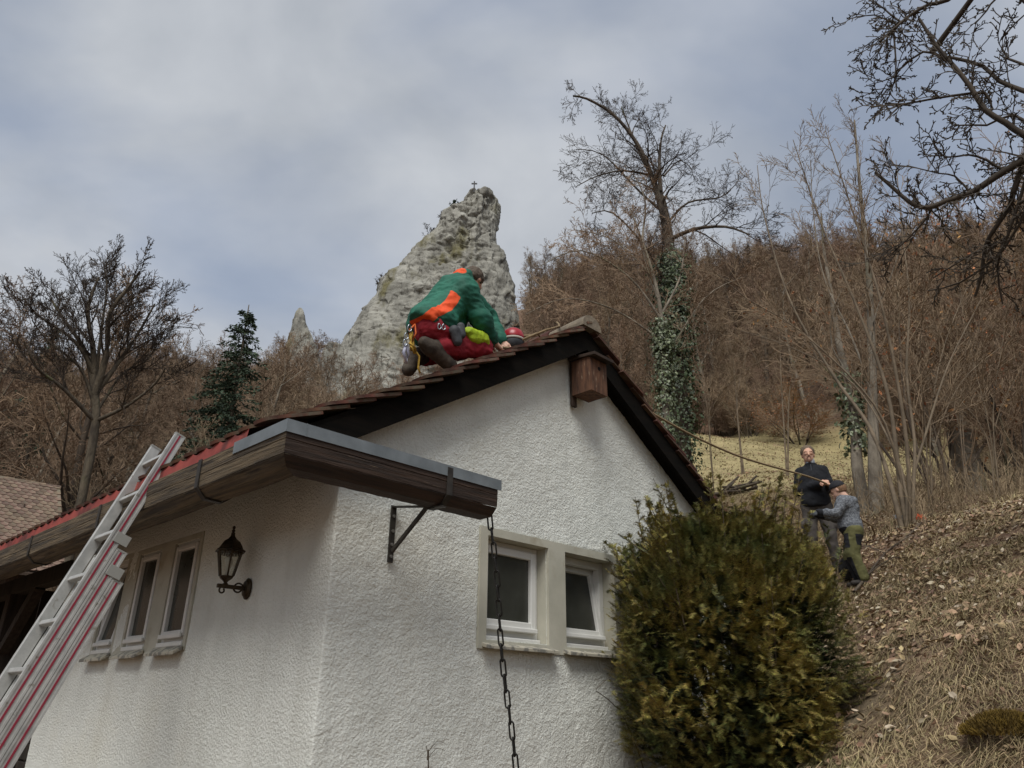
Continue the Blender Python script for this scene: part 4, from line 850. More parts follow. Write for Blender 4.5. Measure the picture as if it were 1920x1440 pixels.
tag(obj('foliage', mesh_np('foliage', Vq.reshape(-1, 3), np.arange(len(Vq)*3).reshape(-1, 3), False, inn.astype(int)), [yewm, yewd], yt), kind='stuff')

# ================================================================ dry grass, leaf litter
def straw_blades(n, az, rr, seed, L=(.10, .30), lie=.75, w=.004, dens=None):
    g = np.random.default_rng(seed); a = np.radians(g.uniform(*az, n)); r = np.sqrt(g.uniform(rr[0]**2, rr[1]**2, n)); x = r*np.sin(a); y = r*np.cos(a)
    P = np.stack([x, y, 0*x], 1); c = fbm(P, 1.6, 2) + .5*fbm(P+9, .5, 2); pl = .534*x + .176*y - .588
    hu = (x-HQ[0])*E1[0] + (y-HQ[1])*E1[1]; hv = (x-HQ[0])*E2[0] + (y-HQ[1])*E2[1]
    k = (c + g.normal(size=n)*.35 > -.2) & (pl > .12) & ~((hu > -.1) & (hv > -.08) & (hu < HWD+.1)); x, y, P, c = x[k], y[k], P[k], c[k]; n = len(x); z = ground(x, y)
    B = np.stack([x, y, z-.01], 1); th = 2*math.pi*pnoise(P+31, .9)*1.6 + g.normal(size=n)*1.2 - .6; dn = np.stack([np.cos(th), np.sin(th), 0*th], 1)
    gr = np.stack([-.53*np.ones(n), -.176*np.ones(n), np.zeros(n)], 1); dn = dn + gr*.9; dn /= np.linalg.norm(dn, axis=1)[:, None]
    l = g.uniform(*L, n)*(1+.5*c); up = g.uniform(.1, 1, n)**1.6*(1-lie)*1.6 + .05
    slope = -(.534*dn[:, 0] + .176*dn[:, 1])*-1
    t1 = dn*.55 + np.stack([0*up, 0*up, up*1.6 + slope*.55], 1); t2 = dn + np.stack([0*up, 0*up, up*.35 + slope*1.0 + .03], 1)
    s = np.stack([-dn[:, 1], dn[:, 0], .3*g.normal(size=n)], 1); s /= np.linalg.norm(s, axis=1)[:, None]; ww = (w*g.uniform(.6, 1.5, n))[:, None]
    M1 = B + t1*(l*.45)[:, None]; T = B + t2*l[:, None]; T += s*(g.normal(size=n)*l*.15)[:, None]
    V = np.stack([B-s*ww, B+s*ww, M1+s*ww*.8, M1-s*ww*.8, T], 1).reshape(-1, 3); b = np.arange(n)[:, None]*5
    return V, [b + np.array([[0, 1, 2, 3]]), b + np.array([[3, 2, 4]])]
straw = mat('dry_straw_grass', lin('#76674b'), lin('#ad9b77'), .8, .85, island=.4, c3=lin('#6b6b40'), s3=.6, lo3=.55, hi3=.7)
V, F = straw_blades(160000, (13, 47), (3.0, 9.5), 1, (.07, .20), .72, .0024); tag(obj('dry_grass', mesh_np('dry_grass', V, F), straw), 'matted dry straw-coloured grass on the bank beside the house', 'grass', kind='stuff')
V, F = straw_blades(60000, (12, 44), (9.5, 24), 2, (.12, .30), .6, .005); tag(obj('dry_grass', mesh_np('dry_grass', V, F), straw), 'rough dry grass on the upper slope below the meadow', 'grass', kind='stuff')
V, F = straw_blades(50000, (3, 36), (24, 61), 3, (.08, .18), .5, .010); tag(obj('dry_grass', mesh_np('dry_grass', V, F), mat('meadow_straw', lin('#8f8463'), lin('#ada07b'), .6, .9, island=.25)), 'short pale grass on the sloping meadow behind the man', 'grass', kind='stuff')
def litter(n, az, rr, seed, size, m, label):
    g = np.random.default_rng(seed); a = np.radians(g.uniform(*az, n)); r = np.sqrt(g.uniform(rr[0]**2, rr[1]**2, n)); x = r*np.sin(a); y = r*np.cos(a); pl = .534*x+.176*y-.588
    P = np.stack([x, y, 0*x], 1); c = fbm(P+50, .8, 2); hu = (x-HQ[0])*E1[0] + (y-HQ[1])*E1[1]; hv = (x-HQ[0])*E2[0] + (y-HQ[1])*E2[1]
    k = (pl > .1) & (c + g.normal(size=n)*.3 + np.clip((r-6.5)/5, -.8, .5) > -.1) & ~((hu > -.1) & (hv > -.08) & (hu < HWD+.1)); x, y = x[k], y[k]; n = len(x); z = ground(x, y) + g.uniform(.005, .05, n)
    C = np.stack([x, y, z], 1); nr = np.stack([-.45+g.normal(size=n)*.55, -.15+g.normal(size=n)*.55, np.ones(n)], 1); nr /= np.linalg.norm(nr, axis=1)[:, None]; d = np.cross(nr, g.normal(size=(n, 3))); d /= np.linalg.norm(d, axis=1)[:, None]; s = np.cross(nr, d); L = (size*g.uniform(.5, 1.3, n))[:, None]; cu = g.uniform(-.1, .45, n)[:, None]*L*nr
    V = np.stack([C-d*L, C-d*L*.2+s*L*.55+cu, C+d*L*.5+s*L*.42+cu, C+d*L, C+d*L*.5-s*L*.42+cu, C-d*L*.2-s*L*.55+cu], 1).reshape(-1, 3); b = np.arange(n)[:, None]*6
    tag(obj('leaf_litter', mesh_np('leaf_litter', V, b + np.array([[0, 1, 2, 3], ]).repeat(1, 0)) if False else mesh_np('leaf_litter', V, np.concatenate([b + np.array([[0, 1, 2, 3]]), b + np.array([[0, 3, 4, 5]])])), m), label, 'leaves', kind='stuff')
leafm = mat('fallen_leaves', lin('#6a5440'), lin('#a08a6c'), 7, .8, island=.45)
leafp = mat('bleached_leaves', lin('#9a8a73'), lin('#bfb29c'), 7, .8, island=.3)
litter(26000, (12, 46), (3.2, 15), 4, .028, leafm, 'brown fallen leaves scattered over the bank'); litter(4200, (14, 46), (5, 15), 5, .029, leafp, 'bleached pale leaves lying on the bank around the boy')
litter(14000, (2, 40), (15, 64), 6, .07, leafm, 'brown leaves on the far slope at the edge of the wood')
# low weeds and dead stalks at the crest, and moss cushion, fallen twigs
rd = random.Random(3); S = []
for _ in range(420):
    az = R(rd.uniform(17, 41)); r = rd.uniform(10.5, 19); x, y = r*math.sin(az), r*math.cos(az); b = Vector((x, y, gz(x, y)-.05))
    for q in range(3): branch(S, b, (UP + rvec(rd)*.35).normalized(), rd.uniform(.3, .95), .005, 1, dict(n=[1, 4, 2], wob=[0, .12, .2], trop=[0, .02, 0], start=[0, .3, 0], kids=[0, .8, 0], ang=[0, .6, 0], len=[0, .4, 0], rad=[0, .6, 0], rmin=.0035, taper=.4, fork=0), rd)
tag(obj('dead_stalks', mesh_np('dead_stalks', *seg_mesh('w', S, 3)), mat('dead_stalks', lin('#6b5b47'), lin('#8f7d62'), 2, .9)), 'tangle of dead weed stalks along the crest of the bank', 'weeds', kind='stuff')
moss = mat('rusty_moss', lin('#4d3c17'), lin('#7b6424'), 9, .95, [(60, .6, .02)])
b = V3(foot(1880, 1330, 4.9)); V = []; F = []; g = np.random.default_rng(9)
n = 2600; th = g.uniform(0, 6.28, n); rr = np.sqrt(g.uniform(0, 1, n))*.17; hgt = .10*(1-(rr/.18)**2); C = np.stack([rr*np.cos(th)*1.25, rr*np.sin(th), hgt-.01], 1); D = np.stack([np.cos(th)*rr*3, np.sin(th)*rr*3, np.ones(n)], 1) + g.normal(size=(n, 3))*.45; D /= np.linalg.norm(D, axis=1)[:, None]; Sd = np.cross(D, g.normal(size=(n, 3))); Sd /= np.linalg.norm(Sd, axis=1)[:, None]
V = np.stack([C-Sd*.005, C+Sd*.005, C+D*.045], 1).reshape(-1, 3); tag(obj('moss_cushion', mesh_np('moss_cushion', V, np.arange(n*3).reshape(-1, 3)), moss, loc=tuple(b)), 'rust-brown moss cushion in the dry grass', 'moss')
t = thing('fallen_branch', 'thin fallen branch lying on the leaves beside the boy', 'branch', foot(1660, 1040, 9.4)); bt = Vector(t.location); S = []
P = [V3(foot(x, 1040, r)) + Vector((0, 0, .05)) - bt for x, r in ((1590, 8.6), (1620, 9.1), (1660, 9.5), (1700, 9.9), (1740, 10.6))]; rise(P, S, .016, .007)
for (i, dx_, dy_) in ((1, .5, -.25), (2, .6, -.1), (2, -.2, .5)): rise([P[i], P[i]+Vector((dx_*.5, dy_*.5, .10+.15*abs(dx_))), P[i]+Vector((dx_, dy_, .12))], S, .009, .004)
obj('stick', mesh_np('stick', *seg_mesh('f', S, 5), True), bark, t)

# ================================================================ barn behind on the left
RZ0, RZ1 = CAM + ray(0, 893)*(5.6/ray(0, 893)[2]), CAM + ray(112, 912)*(5.6/ray(112, 912)[2])
ba = math.atan2(RZ1[1]-RZ0[1], RZ1[0]-RZ0[0]); barn = thing('barn', 'old barn with weathered brown plain-tile roof behind the gutter', 'barn', (RZ1[0], RZ1[1], 0), ba)
# local: x along the ridge (0 = right end), y across, ridge at z 5.2; visible slope runs down towards -y
bt = R(42); bl = 4.2; dwn = Vector((0, -math.cos(bt), -math.sin(bt))); bw = mat('barn_boards', lin('#3a2f26'), lin('#55473a'), 3, .9, [(15, .4, .01)], stretch=(5, 5, .6), rnd=.2)
oldtile = mat('weathered_barn_tile', lin('#5b4a40'), lin('#84705f'), 9, .9, [(40, .3, .003)], rnd=.28, c3=lin('#6a6355'), s3=4, lo3=.5, hi3=.65)
for sg in (-1, 1):
    MB().add([(.0, 0, 7.16), (-7, 0, 7.16), (-7, sg*bl*math.cos(bt), 7.16-bl*math.sin(bt)), (0, sg*bl*math.cos(bt), 7.16-bl*math.sin(bt)), (.0, 0, 7.10), (-7, 0, 7.10), (-7, sg*bl*math.cos(bt), 7.10-bl*math.sin(bt)), (0, sg*bl*math.cos(bt), 7.10-bl*math.sin(bt))],
             [(0, 1, 2, 3), (7, 6, 5, 4), (0, 4, 5, 1), (1, 5, 6, 2), (2, 6, 7, 3), (3, 7, 4, 0)]).build('roof_boarding', bw, barn)
hw_ = bl*math.cos(bt)-.35
for k in range(24): MB().box((-.3-.28*(k+1)+.008, -hw_, -.2), (-.3-.28*k, -hw_+.04, 7.1-bl*math.sin(bt)+.3)).build('board', bw, barn)
MB().add([(-.3, -hw_, -.2), (-.3, hw_, -.2), (-.3, hw_, 4.5), (-.3, 0, 7.08), (-.3, -hw_, 4.5)], [(0, 1, 2, 3, 4)]).build('gable_wall', bw, barn)
MB().box((-7, hw_-.04, -.2), (-.3, hw_, 4.6)).build('rear_wall', bw, barn)
tm2 = tm.copy(); tm2.materials.clear(); tm2.materials.append(oldtile); rest = MB(); cnt = 0; tv2 = [v.co.copy() for v in tm.vertices]; rdb = random.Random(6)
for i in range(26):
    for j in range(40):
        tilt = R(4.5)+rdb.uniform(-.01, .01); nrm = Vector((0, -math.sin(bt), math.cos(bt))); d = dwn*math.cos(tilt) + nrm*math.sin(tilt); nn = nrm*math.cos(tilt) - dwn*math.sin(tilt); yv = -d; xv = yv.cross(nn)
        low = Vector((0, 0, 7.16)) + dwn*(.16*(i+1)) + nrm*.045; sc_ = min(1, .16*(i+1)/.36); top = low - d*.36*sc_; m = Matrix.Identity(4)
        for q, c in enumerate((xv, yv, nn)):
            for r0 in range(3): m[r0][q] = c[r0]
        m.translation = Vector((-.08-.175*j-(.0875 if i % 2 else 0)+rdb.uniform(-.004, .004), top.y, top.z + rdb.uniform(-.004, .004))); m = m @ Matrix.Diagonal((1, sc_, 1, 1))
        if j < 13 and i < 20: o = bpy.data.objects.new('tile', tm2); link(o, barn); o.matrix_local = m; cnt += 1
        else: rest.add([m @ v for v in tv2], tf)
tag(rest.build('roof_tiles', oldtile, barn), kind='stuff')
for k in range(9):
    x0 = .02-k*.38; MB().loft([[(x0-dx_, r0*math.cos(a), 7.14+r0*.8*math.sin(a)) for a in np.linspace(-.1, math.pi+.1, 10)] for dx_, r0 in ((0, .10), (.40, .088))]).build('ridge_cap', oldtile, barn)
MB().loft([[(-.9+.02*math.cos(a), -1.0+.05*math.sin(a)-.06, 6.33+.05*math.sin(a)+ .03*k) for a in np.linspace(0, 2*math.pi, 8, endpoint=False)] for k in range(3)]).build('vent_tile', oldtile, barn)

# ================================================================ ladder leaning on the gutter
alu = mat('dull_aluminium', lin('#a5a6a3'), lin('#bdbdb9'), 12, .42, [(90, .08, .001)], metal=.3, c3=lin('#8d8a80'), s3=18, lo3=.62, hi3=.7)
redline = mat('red_stripe', lin('#87283a'), None, rough=.5); capm = mat('grey_plastic', lin('#8d8d88'), None, rough=.6)
lad = thing('ladder', 'three-section aluminium ladder with red side stripes leaning on the gutter', 'ladder', tuple(hw(-1.66, 1.165, 0)), YAW)
ldir = np.array([-.526+1.123, 0, 3.187-1.532]); ldir /= np.linalg.norm(ldir); lnor = np.array([ldir[2], 0, -ldir[0]])   # lnor points to the house and down
zf = lambda z: z/ldir[2]
L0, L1_ = 0, .40
def stile(parent_name, top, noff, v, near):
    mb = MB(); a = lnor*noff; p = a + np.array([0, v, 0]); q = p + ldir*top; mb.obox((p+q)/2, ldir*top/2, np.array([0, .0125, 0]), lnor*.034)
    o = mb.build('stile', alu, lad, bevel=.004)
    for s in (-1, 1):   # raised flanges
        c = (p+q)/2 + lnor*.028*s + np.array([0, -.0145 if near else .0145, 0]); MB().obox(c, ldir*top/2, np.array([0, .0025, 0]), lnor*.006).build('flange', alu, o)
    c = (p+q)/2 + np.array([0, -.0145 if near else .0145, 0]); MB().obox(c, ldir*(top/2-.004), np.array([0, .0015, 0]), lnor*.0055).build('stripe', redline, o)
    MB().obox(q + ldir*.004, ldir*.006, np.array([0, .0145, 0]), lnor*.036).build('end_cap', capm, o)
    return o
tops = [zf(3.20), zf(2.44), zf(2.29)]
for k, (tp, off) in enumerate(zip(tops, (0, .071, .142))):
    for v, nr_ in ((0, True), (.38 - (.032*k), False)): stile('s', tp, off, v + (.0 if nr_ else 0), nr_)
    s_ = .18
    while s_ < tp-.06:
        c = lnor*off + ldir*s_; MB().obox(c + np.array([0, (.38-.032*k)/2, 0]), np.array([0, (.38-.032*k)/2-.013, 0]), ldir*.014, lnor*.018).build('rung', alu, lad, bevel=.005); s_ += .28
for z, off in ((2.50, .035), (2.33, .10)):     # guide brackets that clasp the sections
    for v in (-.019, .40):
        MB().obox(lnor*off + ldir*zf(z) + np.array([0, v, 0]), ldir*.032, np.array([0, .003, 0]), lnor*.045).build('guide_bracket', capm, lad, bevel=.002)

# ================================================================ wall lantern
bronze = mat('bronze_lantern_metal', lin('#2a2218'), lin('#463a28'), 20, .45, [(60, .15, .002)], metal=.55)
def glassmat(name, tint, a):
    m = bpy.data.materials.new(name); m.use_nodes = True; N = m.node_tree.nodes; L = m.node_tree.links; N.clear(); o = N.new('ShaderNodeOutputMaterial'); tr = N.new('ShaderNodeBsdfTransparent'); gl = N.new('ShaderNodeBsdfPrincipled'); mx = N.new('ShaderNodeMixShader')
    tr.inputs[0].default_value = tint; gl.inputs['Base Color'].default_value = lin('#b8b6a8'); gl.inputs['Roughness'].default_value = .08; mx.inputs[0].default_value = a; L.new(tr.outputs[0], mx.inputs[1]); L.new(gl.outputs[0], mx.inputs[2]); L.new(mx.outputs[0], o.inputs[0]); return m
lglass = glassmat('lantern_glass', (.97, .97, .95, 1), .10)
lv = .918; lu = on_v(431, 1040, lv)[0]; zt = on_v(437, 986, lv)[2]; zb = on_v(428, 1093, lv)[2]; LH = zt-zb
lan = thing('wall_lantern', 'bronze hexagonal wall lantern on a scrolled arm beside the triple window', 'lantern', tuple(hw(lu, lv, zb)), YAW)
def hexr(r, z, ph=.2): return [(r*math.cos(ph+i*math.pi/3), r*math.sin(ph+i*math.pi/3), z) for i in range(6)]
s_ = LH/.40
body0, body1, rb_, rt_ = .045*s_, .215*s_, .050*s_, .088*s_
MB().loft([hexr(.012*s_, .0), hexr(.022*s_, .012*s_), hexr(.046*s_, .030*s_), hexr(.052*s_, .045*s_)]).build('base_bowl', bronze, lan)
for i in range(6):
    a, b = hexr(rb_, body0)[i], hexr(rt_, body1)[i]; MB().bar(a, b, .011*s_, .011*s_).build('frame_bar', bronze, lan)
    a2, b2 = hexr(rb_, body0)[(i+1) % 6], hexr(rt_, body1)[(i+1) % 6]; A, B, C_, D_ = map(np.array, (a, a2, b2, b)); n_ = np.cross(B-A, D_-A); n_ /= np.linalg.norm(n_)
    MB().add([*(p*.985 for p in (A, B, C_, D_)), *(p*.985-n_*.002 for p in (A, B, C_, D_))], [(0, 1, 2, 3), (7, 6, 5, 4), (0, 4, 5, 1), (1, 5, 6, 2), (2, 6, 7, 3), (3, 7, 4, 0)]).build('pane', lglass, lan)
    for k in range(4):       # scalloped fringe under the roof
        t = (k+.5)/4; c = D_*(1-t)+C_*t; MB().obox(c-np.array([0, 0, .010*s_]), (C_-D_)/np.linalg.norm(C_-D_)*.008*s_, n_*.002, np.array([0, 0, .010*s_])).build('fringe', bronze, lan)
MB().loft([hexr(.112*s_, .214*s_), hexr(.110*s_, .222*s_), hexr(.092*s_, .232*s_), hexr(.082*s_, .255*s_), hexr(.062*s_, .285*s_), hexr(.034*s_, .305*s_), hexr(.018*s_, .325*s_), hexr(.014*s_, .345*s_)]).build('roof', bronze, lan)
MB().lathe([(.006*s_, .34*s_), (.016*s_, .347*s_), (.008*s_, .355*s_), (.014*s_, .366*s_), (.006*s_, .376*s_), (.012*s_, .386*s_), (.010*s_, .396*s_), (.001, .402*s_)], k=10).build('finial', bronze, lan, smooth=True)
MB().lathe([(.013*s_, .05*s_), (.013*s_, .085*s_), (.018*s_, .10*s_), (.027*s_, .14*s_), (.024*s_, .165*s_), (.010*s_, .18*s_), (.001, .184*s_)], k=12).build('bulb', mat('white_bulb', lin('#c9c7bd'), None, rough=.3), lan, smooth=True)
ax = -lu     # distance to the wall
MB().obox((ax/2-.03, 0, -.022), ((ax+.06)/2-.01, 0, 0), (0, .010, 0), (0, 0, .012)).build('arm', bronze, lan, bevel=.003)
MB().lathe([(.010, -.012), (.018, -.008), (.010, .0), (.012, .004)], k=10).build('collar', bronze, lan)
for (cx, cz, r0, t0, t1) in ((ax*.55, -.028, .045*s_, .2, 2.9), (ax*.58, -.022, .038*s_, 3.4, 6.0), (-.015, -.047, .022*s_, 2.0, 7.2)):
    MB().tube([(cx+r0*(1-.35*k/16)*math.cos(t0+(t1-t0)*k/16), 0, cz+r0*(1-.35*k/16)*math.sin(t0+(t1-t0)*k/16)) for k in range(17)], .0055, 6).build('scroll', bronze, lan, smooth=True)
m_ = MB(); m_.loft([[(ax-x_, r0*.75*math.cos(a), -.022+r0*math.sin(a)) for a in np.linspace(0, 2*math.pi, 24, endpoint=False)] for x_, r0 in ((.002, .075*s_), (.010, .075*s_), (.016, .062*s_), (.024, .055*s_), (.03, .03*s_))]); m_.build('wall_plate', bronze, lan)

# ================================================================ rain chain
iron = mat('black_chain_iron', lin('#191816'), lin('#2c2a27'), 30, .5, metal=.4)
ch = thing('rain_chain', 'black iron rain chain hanging from the open end of the gutter', 'chain', tuple(hw(.80, -.42, 2.66)), YAW)
def link_mesh():
    mb = MB(); pts = [(.014*math.cos(a), 0, .034*(1 if math.sin(a) > 0 else -1)+.014*math.sin(a)) for a in np.linspace(.13, 2*math.pi+.13, 16, endpoint=False)]; rings = []
    n = len(pts)
    for i, p in enumerate(pts):
        t = np.array(pts[(i+1) % n])-np.array(pts[i-1]); t /= np.linalg.norm(t); y = np.array([0, 1., 0]); x = np.cross(t, y); rings.append([np.array(p)+.0055*(math.cos(a)*x+math.sin(a)*y) for a in np.arange(6)*math.pi/3])
    mb.loft(rings+[rings[0]], caps=False); return mb.mesh('link', True)
lm = link_mesh(); lm.materials.append(iron); cd0 = np.array([.24, 0, -1.40]); cd0 /= np.linalg.norm(cd0); n_l = int(2.66/.080/abs(cd0[2]))
for k in range(n_l):
    o = bpy.data.objects.new('link', lm); link(o, ch); p = cd0*(.045+k*.083); o.location = (p[0]+.012*math.sin(k*.5), p[1], p[2]); q = Vector(tuple(-cd0)).to_track_quat('Z', 'Y'); o.rotation_mode = 'QUATERNION'; o.rotation_quaternion = q @ Matrix.Rotation((k % 2)*math.pi/2+.5+.1*math.sin(k*2.1), 4, 'Z').to_quaternion()

# ================================================================ nesting box
boxw = mat('weathered_box_wood', lin('#3d281d'), lin('#6b4b37'), 6, .85, [(40, .5, .004)], stretch=(4, 4, .7), c3=lin('#8a7763'), s3=14, lo3=.62, hi3=.7); boxd = mat('dark_box_wood', lin('#231a14'), lin('#3a2c22'), 6, .8, [(40, .4, .003)])
nb_ = thing('nesting_box', 'brown wooden nesting box hung under the gable peak', 'bird box', tuple(hw(2.11, 0, 3.93)), YAW)
MB().box((-.028, -.042, -.085), (.028, -.016, .44)).build('backboard', boxd, nb_, bevel=.003)
bx0, bx1, d0_, d1_, hb = -.035, .175, -.045, -.245, .30
MB().box((bx0, d1_, .0), (bx1, d0_, .022)).build('floor', boxw, nb_)
MB().box((bx0, d1_+.02, .022), (bx0+.02, d0_, hb)).build('side_panel', boxw, nb_); MB().box((bx1-.02, d1_+.02, .022), (bx1, d0_, hb)).build('side_panel', boxw, nb_)
MB().box((bx0+.02, d0_-.018, .022), (bx1-.02, d0_, hb)).build('rear_panel', boxw, nb_)
MB().box((bx0, d1_, .022), (bx1, d1_+.02, hb-.012)).build('front_panel', boxw, nb_)
MB().tube([(.075, d1_+.01, .215), (.075, d1_-.0025, .215)], .017, 16).build('entrance_hole_disc', mat('hole_shade', lin('#0c0a08'), None, rough=1), nb_)  # solid near-black disc, its colour stands for the shade in the opening
MB().add([(bx0-.02, -.02, hb+.018), (bx1+.025, -.02, hb+.018), (bx1+.025, d1_-.06, hb-.012), (bx0-.02, d1_-.06, hb-.012), (bx0-.02, -.02, hb+.045), (bx1+.025, -.02, hb+.045), (bx1+.025, d1_-.06, hb+.015), (bx0-.02, d1_-.06, hb+.015)], [(3, 2, 1, 0), (4, 5, 6, 7), (0, 1, 5, 4), (1, 2, 6, 5), (2, 3, 7, 6), (3, 0, 4, 7)]).build('lid', boxd, nb_, bevel=.003)

# ================================================================ things in the dark shed
rd = random.Random(2)
for k in range(9):
    z = .05 + k*.165; d = rd.uniform(-.12, .12); o = MB().box((.35, WEND+.12+d*.3, z), (1.55, WEND+1.5+d, z+.15)).build('timber_stack', shedwood, None, bevel=.01); o.location = tuple(HQ); o.rotation_euler = (0, 0, YAW); tag(o, 'rough old beam in the stack under the shed roof', 'beam', 'beams stacked in the shed')
o = MB().box((.9, WEND+2.2, 0), (1.0, WEND+3.3, 2.1)).build('panel', mat('grey_panel', lin('#6c6a62'), lin('#7d7a70'), 2, .8), None, bevel=.005); o.location = tuple(HQ); o.rotation_euler = (0, 0, YAW); tag(o, 'grey board leaning upright in the dark shed', 'board')

# ================================================================ people
def sdf_eval(P, prims, k):
    out = None
    for pr in prims:
        if pr[0] == 'c':
            a, b, ra, rb = map(np.asarray, pr[1:5]); ab = b-a; L2 = (ab*ab).sum() + 1e-9; t = np.clip(((P-a)@ab)/L2, 0, 1); d = np.linalg.norm(P-a-t[:, None]*ab, axis=1) - (ra+(rb-ra)*t)
        else:
            c, rad = np.asarray(pr[1]), np.asarray(pr[2], float); Q = P-c
            if len(pr) > 3: Q = Q @ np.asarray(pr[3])          # columns: local axes
            n1_ = np.linalg.norm(Q/rad, axis=1); n2_ = np.linalg.norm(Q/rad**2, axis=1) + 1e-9; d = n1_*(n1_-1)/n2_
        if out is None: out = d
        else:
            kk = k; h_ = np.clip(.5+.5*(d-out)/kk, 0, 1) if kk > 0 else (d < out).astype(float); out = out*h_*0 + (out*(1-h_) + d*h_ - kk*h_*(1-h_) if False else (out + (d-out)*(1-h_) - kk*h_*(1-h_)))
    return out
def snet(prims, k, h, cut=None):
    """smooth-union solid -> one closed quad surface (surface nets)"""
    lo = np.full(3, 1e9); hi = -lo
    for pr in prims:
        if pr[0] == 'c':
            for q, r in ((pr[1], pr[3]), (pr[2], pr[4])): lo = np.minimum(lo, np.asarray(q)-r); hi = np.maximum(hi, np.asarray(q)+r)
        else: r = max(pr[2]); lo = np.minimum(lo, np.asarray(pr[1])-r); hi = np.maximum(hi, np.asarray(pr[1])+r)
    lo = lo-2.5*h-k*.3; hi = hi+2.5*h+k*.3; n = np.ceil((hi-lo)/h).astype(int)+1; ax = [lo[i]+np.arange(n[i])*h for i in range(3)]; G = np.stack(np.meshgrid(*ax, indexing='ij'), -1)
    P = G.reshape(-1, 3); v = sdf_eval(P, prims, k)
    if cut is not None: v = np.maximum(v, cut(P))
    v = v.reshape(n); ins = v < 0
    c8 = [(a, b, c) for a in (0, 1) for b in (0, 1) for c in (0, 1)]; sh = tuple(n-1); cnt = np.zeros(sh, int)
    sl = lambda o: tuple(slice(o[i], n[i]-1+o[i]) for i in range(3))
    for o in c8: cnt += ins[sl(o)]
    act = (cnt > 0) & (cnt < 8); idx = np.full(sh, -1); idx[act] = np.arange(act.sum()); I = np.argwhere(act); acc = np.zeros((len(I), 3)); wt = np.zeros(len(I))
    for a in c8:
        for d in range(3):
            if a[d]: continue
            b = list(a); b[d] = 1; va = v[tuple((I+a).T)]; vb = v[tuple((I+b).T)]; x = (va < 0) != (vb < 0); t = np.where(x, va/(va-vb+1e-12), 0); p = np.array(a, float)+np.eye(3)[d]*t[:, None]; acc += p*x[:, None]; wt += x
    V = lo + (I + acc/wt[:, None])*h; F = []
    for d in range(3):
        e = np.eye(3, dtype=int)[d]; o1, o2 = np.eye(3, dtype=int)[(d+1) % 3], np.eye(3, dtype=int)[(d+2) % 3]
        s0 = tuple(slice(1 if (o1+o2)[i] else 0, n[i]-1) for i in range(3)); A0 = ins[s0]; s1 = tuple(slice((1 if (o1+o2)[i] else 0)+e[i], n[i]-1+e[i]) for i in range(3)); B0 = ins[s1]
        q = np.argwhere(A0 != B0) + (o1+o2); q = q[(q < np.array(sh)).all(1)]; flip = ins[tuple(q.T)]
        f = np.stack([idx[tuple((q-o1-o2).T)], idx[tuple((q-o2).T)], idx[tuple(q.T)], idx[tuple((q-o1).T)]], 1); f = np.where(flip[:, None], f, f[:, ::-1]); F.append(f[(f >= 0).all(1)])
    return V, np.concatenate(F)
def cloth(V, F, amp, freq, seed=0, st=(1, 1, 1)):
    """push small folds into a garment"""
    nrm = np.zeros_like(V); fn = np.cross(V[F[:, 2]]-V[F[:, 0]], V[F[:, 3]]-V[F[:, 1]])
    for k in range(4): np.add.at(nrm, F[:, k], fn)
    nrm /= np.linalg.norm(nrm, axis=1)[:, None]+1e-9; p = (V+seed)*np.array(st); r = 1-2*np.abs(pnoise(p, freq))*1.6; r2 = 1-2*np.abs(pnoise(p*np.array([1, 1, 1.7])+7, freq*2.1))*1.7; return V + nrm*(amp*(r*.7+fbm(p+3, freq*.7, 2)*.8+r2*.38))[:, None]
def garment(name, parent, prims, k, h, m, amp=.006, freq=9, seed=0, cut=None, st=(1, 1, 1), panel=None):
    V, F = snet(prims, k, h, cut); V0 = V; V = cloth(V, F, amp, freq, seed, st) if amp else V
    me = mesh_np(name, V, F, True)
    if panel: a = me.attributes.new('panel', 'FLOAT', 'POINT'); a.data.foreach_set('value', (panel(V0)*20).astype(np.float32))
    return obj(name, me, m, parent)
def panelled(m, c1, c2):
    """sewn-on panels of another cloth colour where the garment's panel value is positive"""
    t = m.node_tree; N = t.nodes; L = t.links; b = N['Principled BSDF']; old = b.inputs['Base Color'].links[0].from_socket
    a = N.new('ShaderNodeAttribute'); a.attribute_name = 'panel'; s = N.new('ShaderNodeMapRange'); s.inputs[1].default_value = -.03; s.inputs[2].default_value = .03; L.new(a.outputs['Fac'], s.inputs[0])
    n = N.new('ShaderNodeTexNoise'); n.inputs['Scale'].default_value = 9; r = N.new('ShaderNodeValToRGB'); r.color_ramp.elements[0].color = c1; r.color_ramp.elements[1].color = c2; L.new(n.outputs[0], r.inputs[0])
    x = N.new('ShaderNodeMixRGB'); L.new(s.outputs[0], x.inputs[0]); L.new(old, x.inputs[1]); L.new(r.outputs[0], x.inputs[2]); L.new(x.outputs[0], b.inputs['Base Color']); return m
def rect(a, lo, hi): return np.minimum(a-lo, hi-a)
def union(*f): return np.maximum.reduce(f)
skin = mat('skin', lin('#c2957d'), lin('#cfa48c'), 14, .55, sss=.08); skin2 = mat('fair_skin', lin('#c39a84'), lin('#cfa893'), 14, .55, sss=.08)
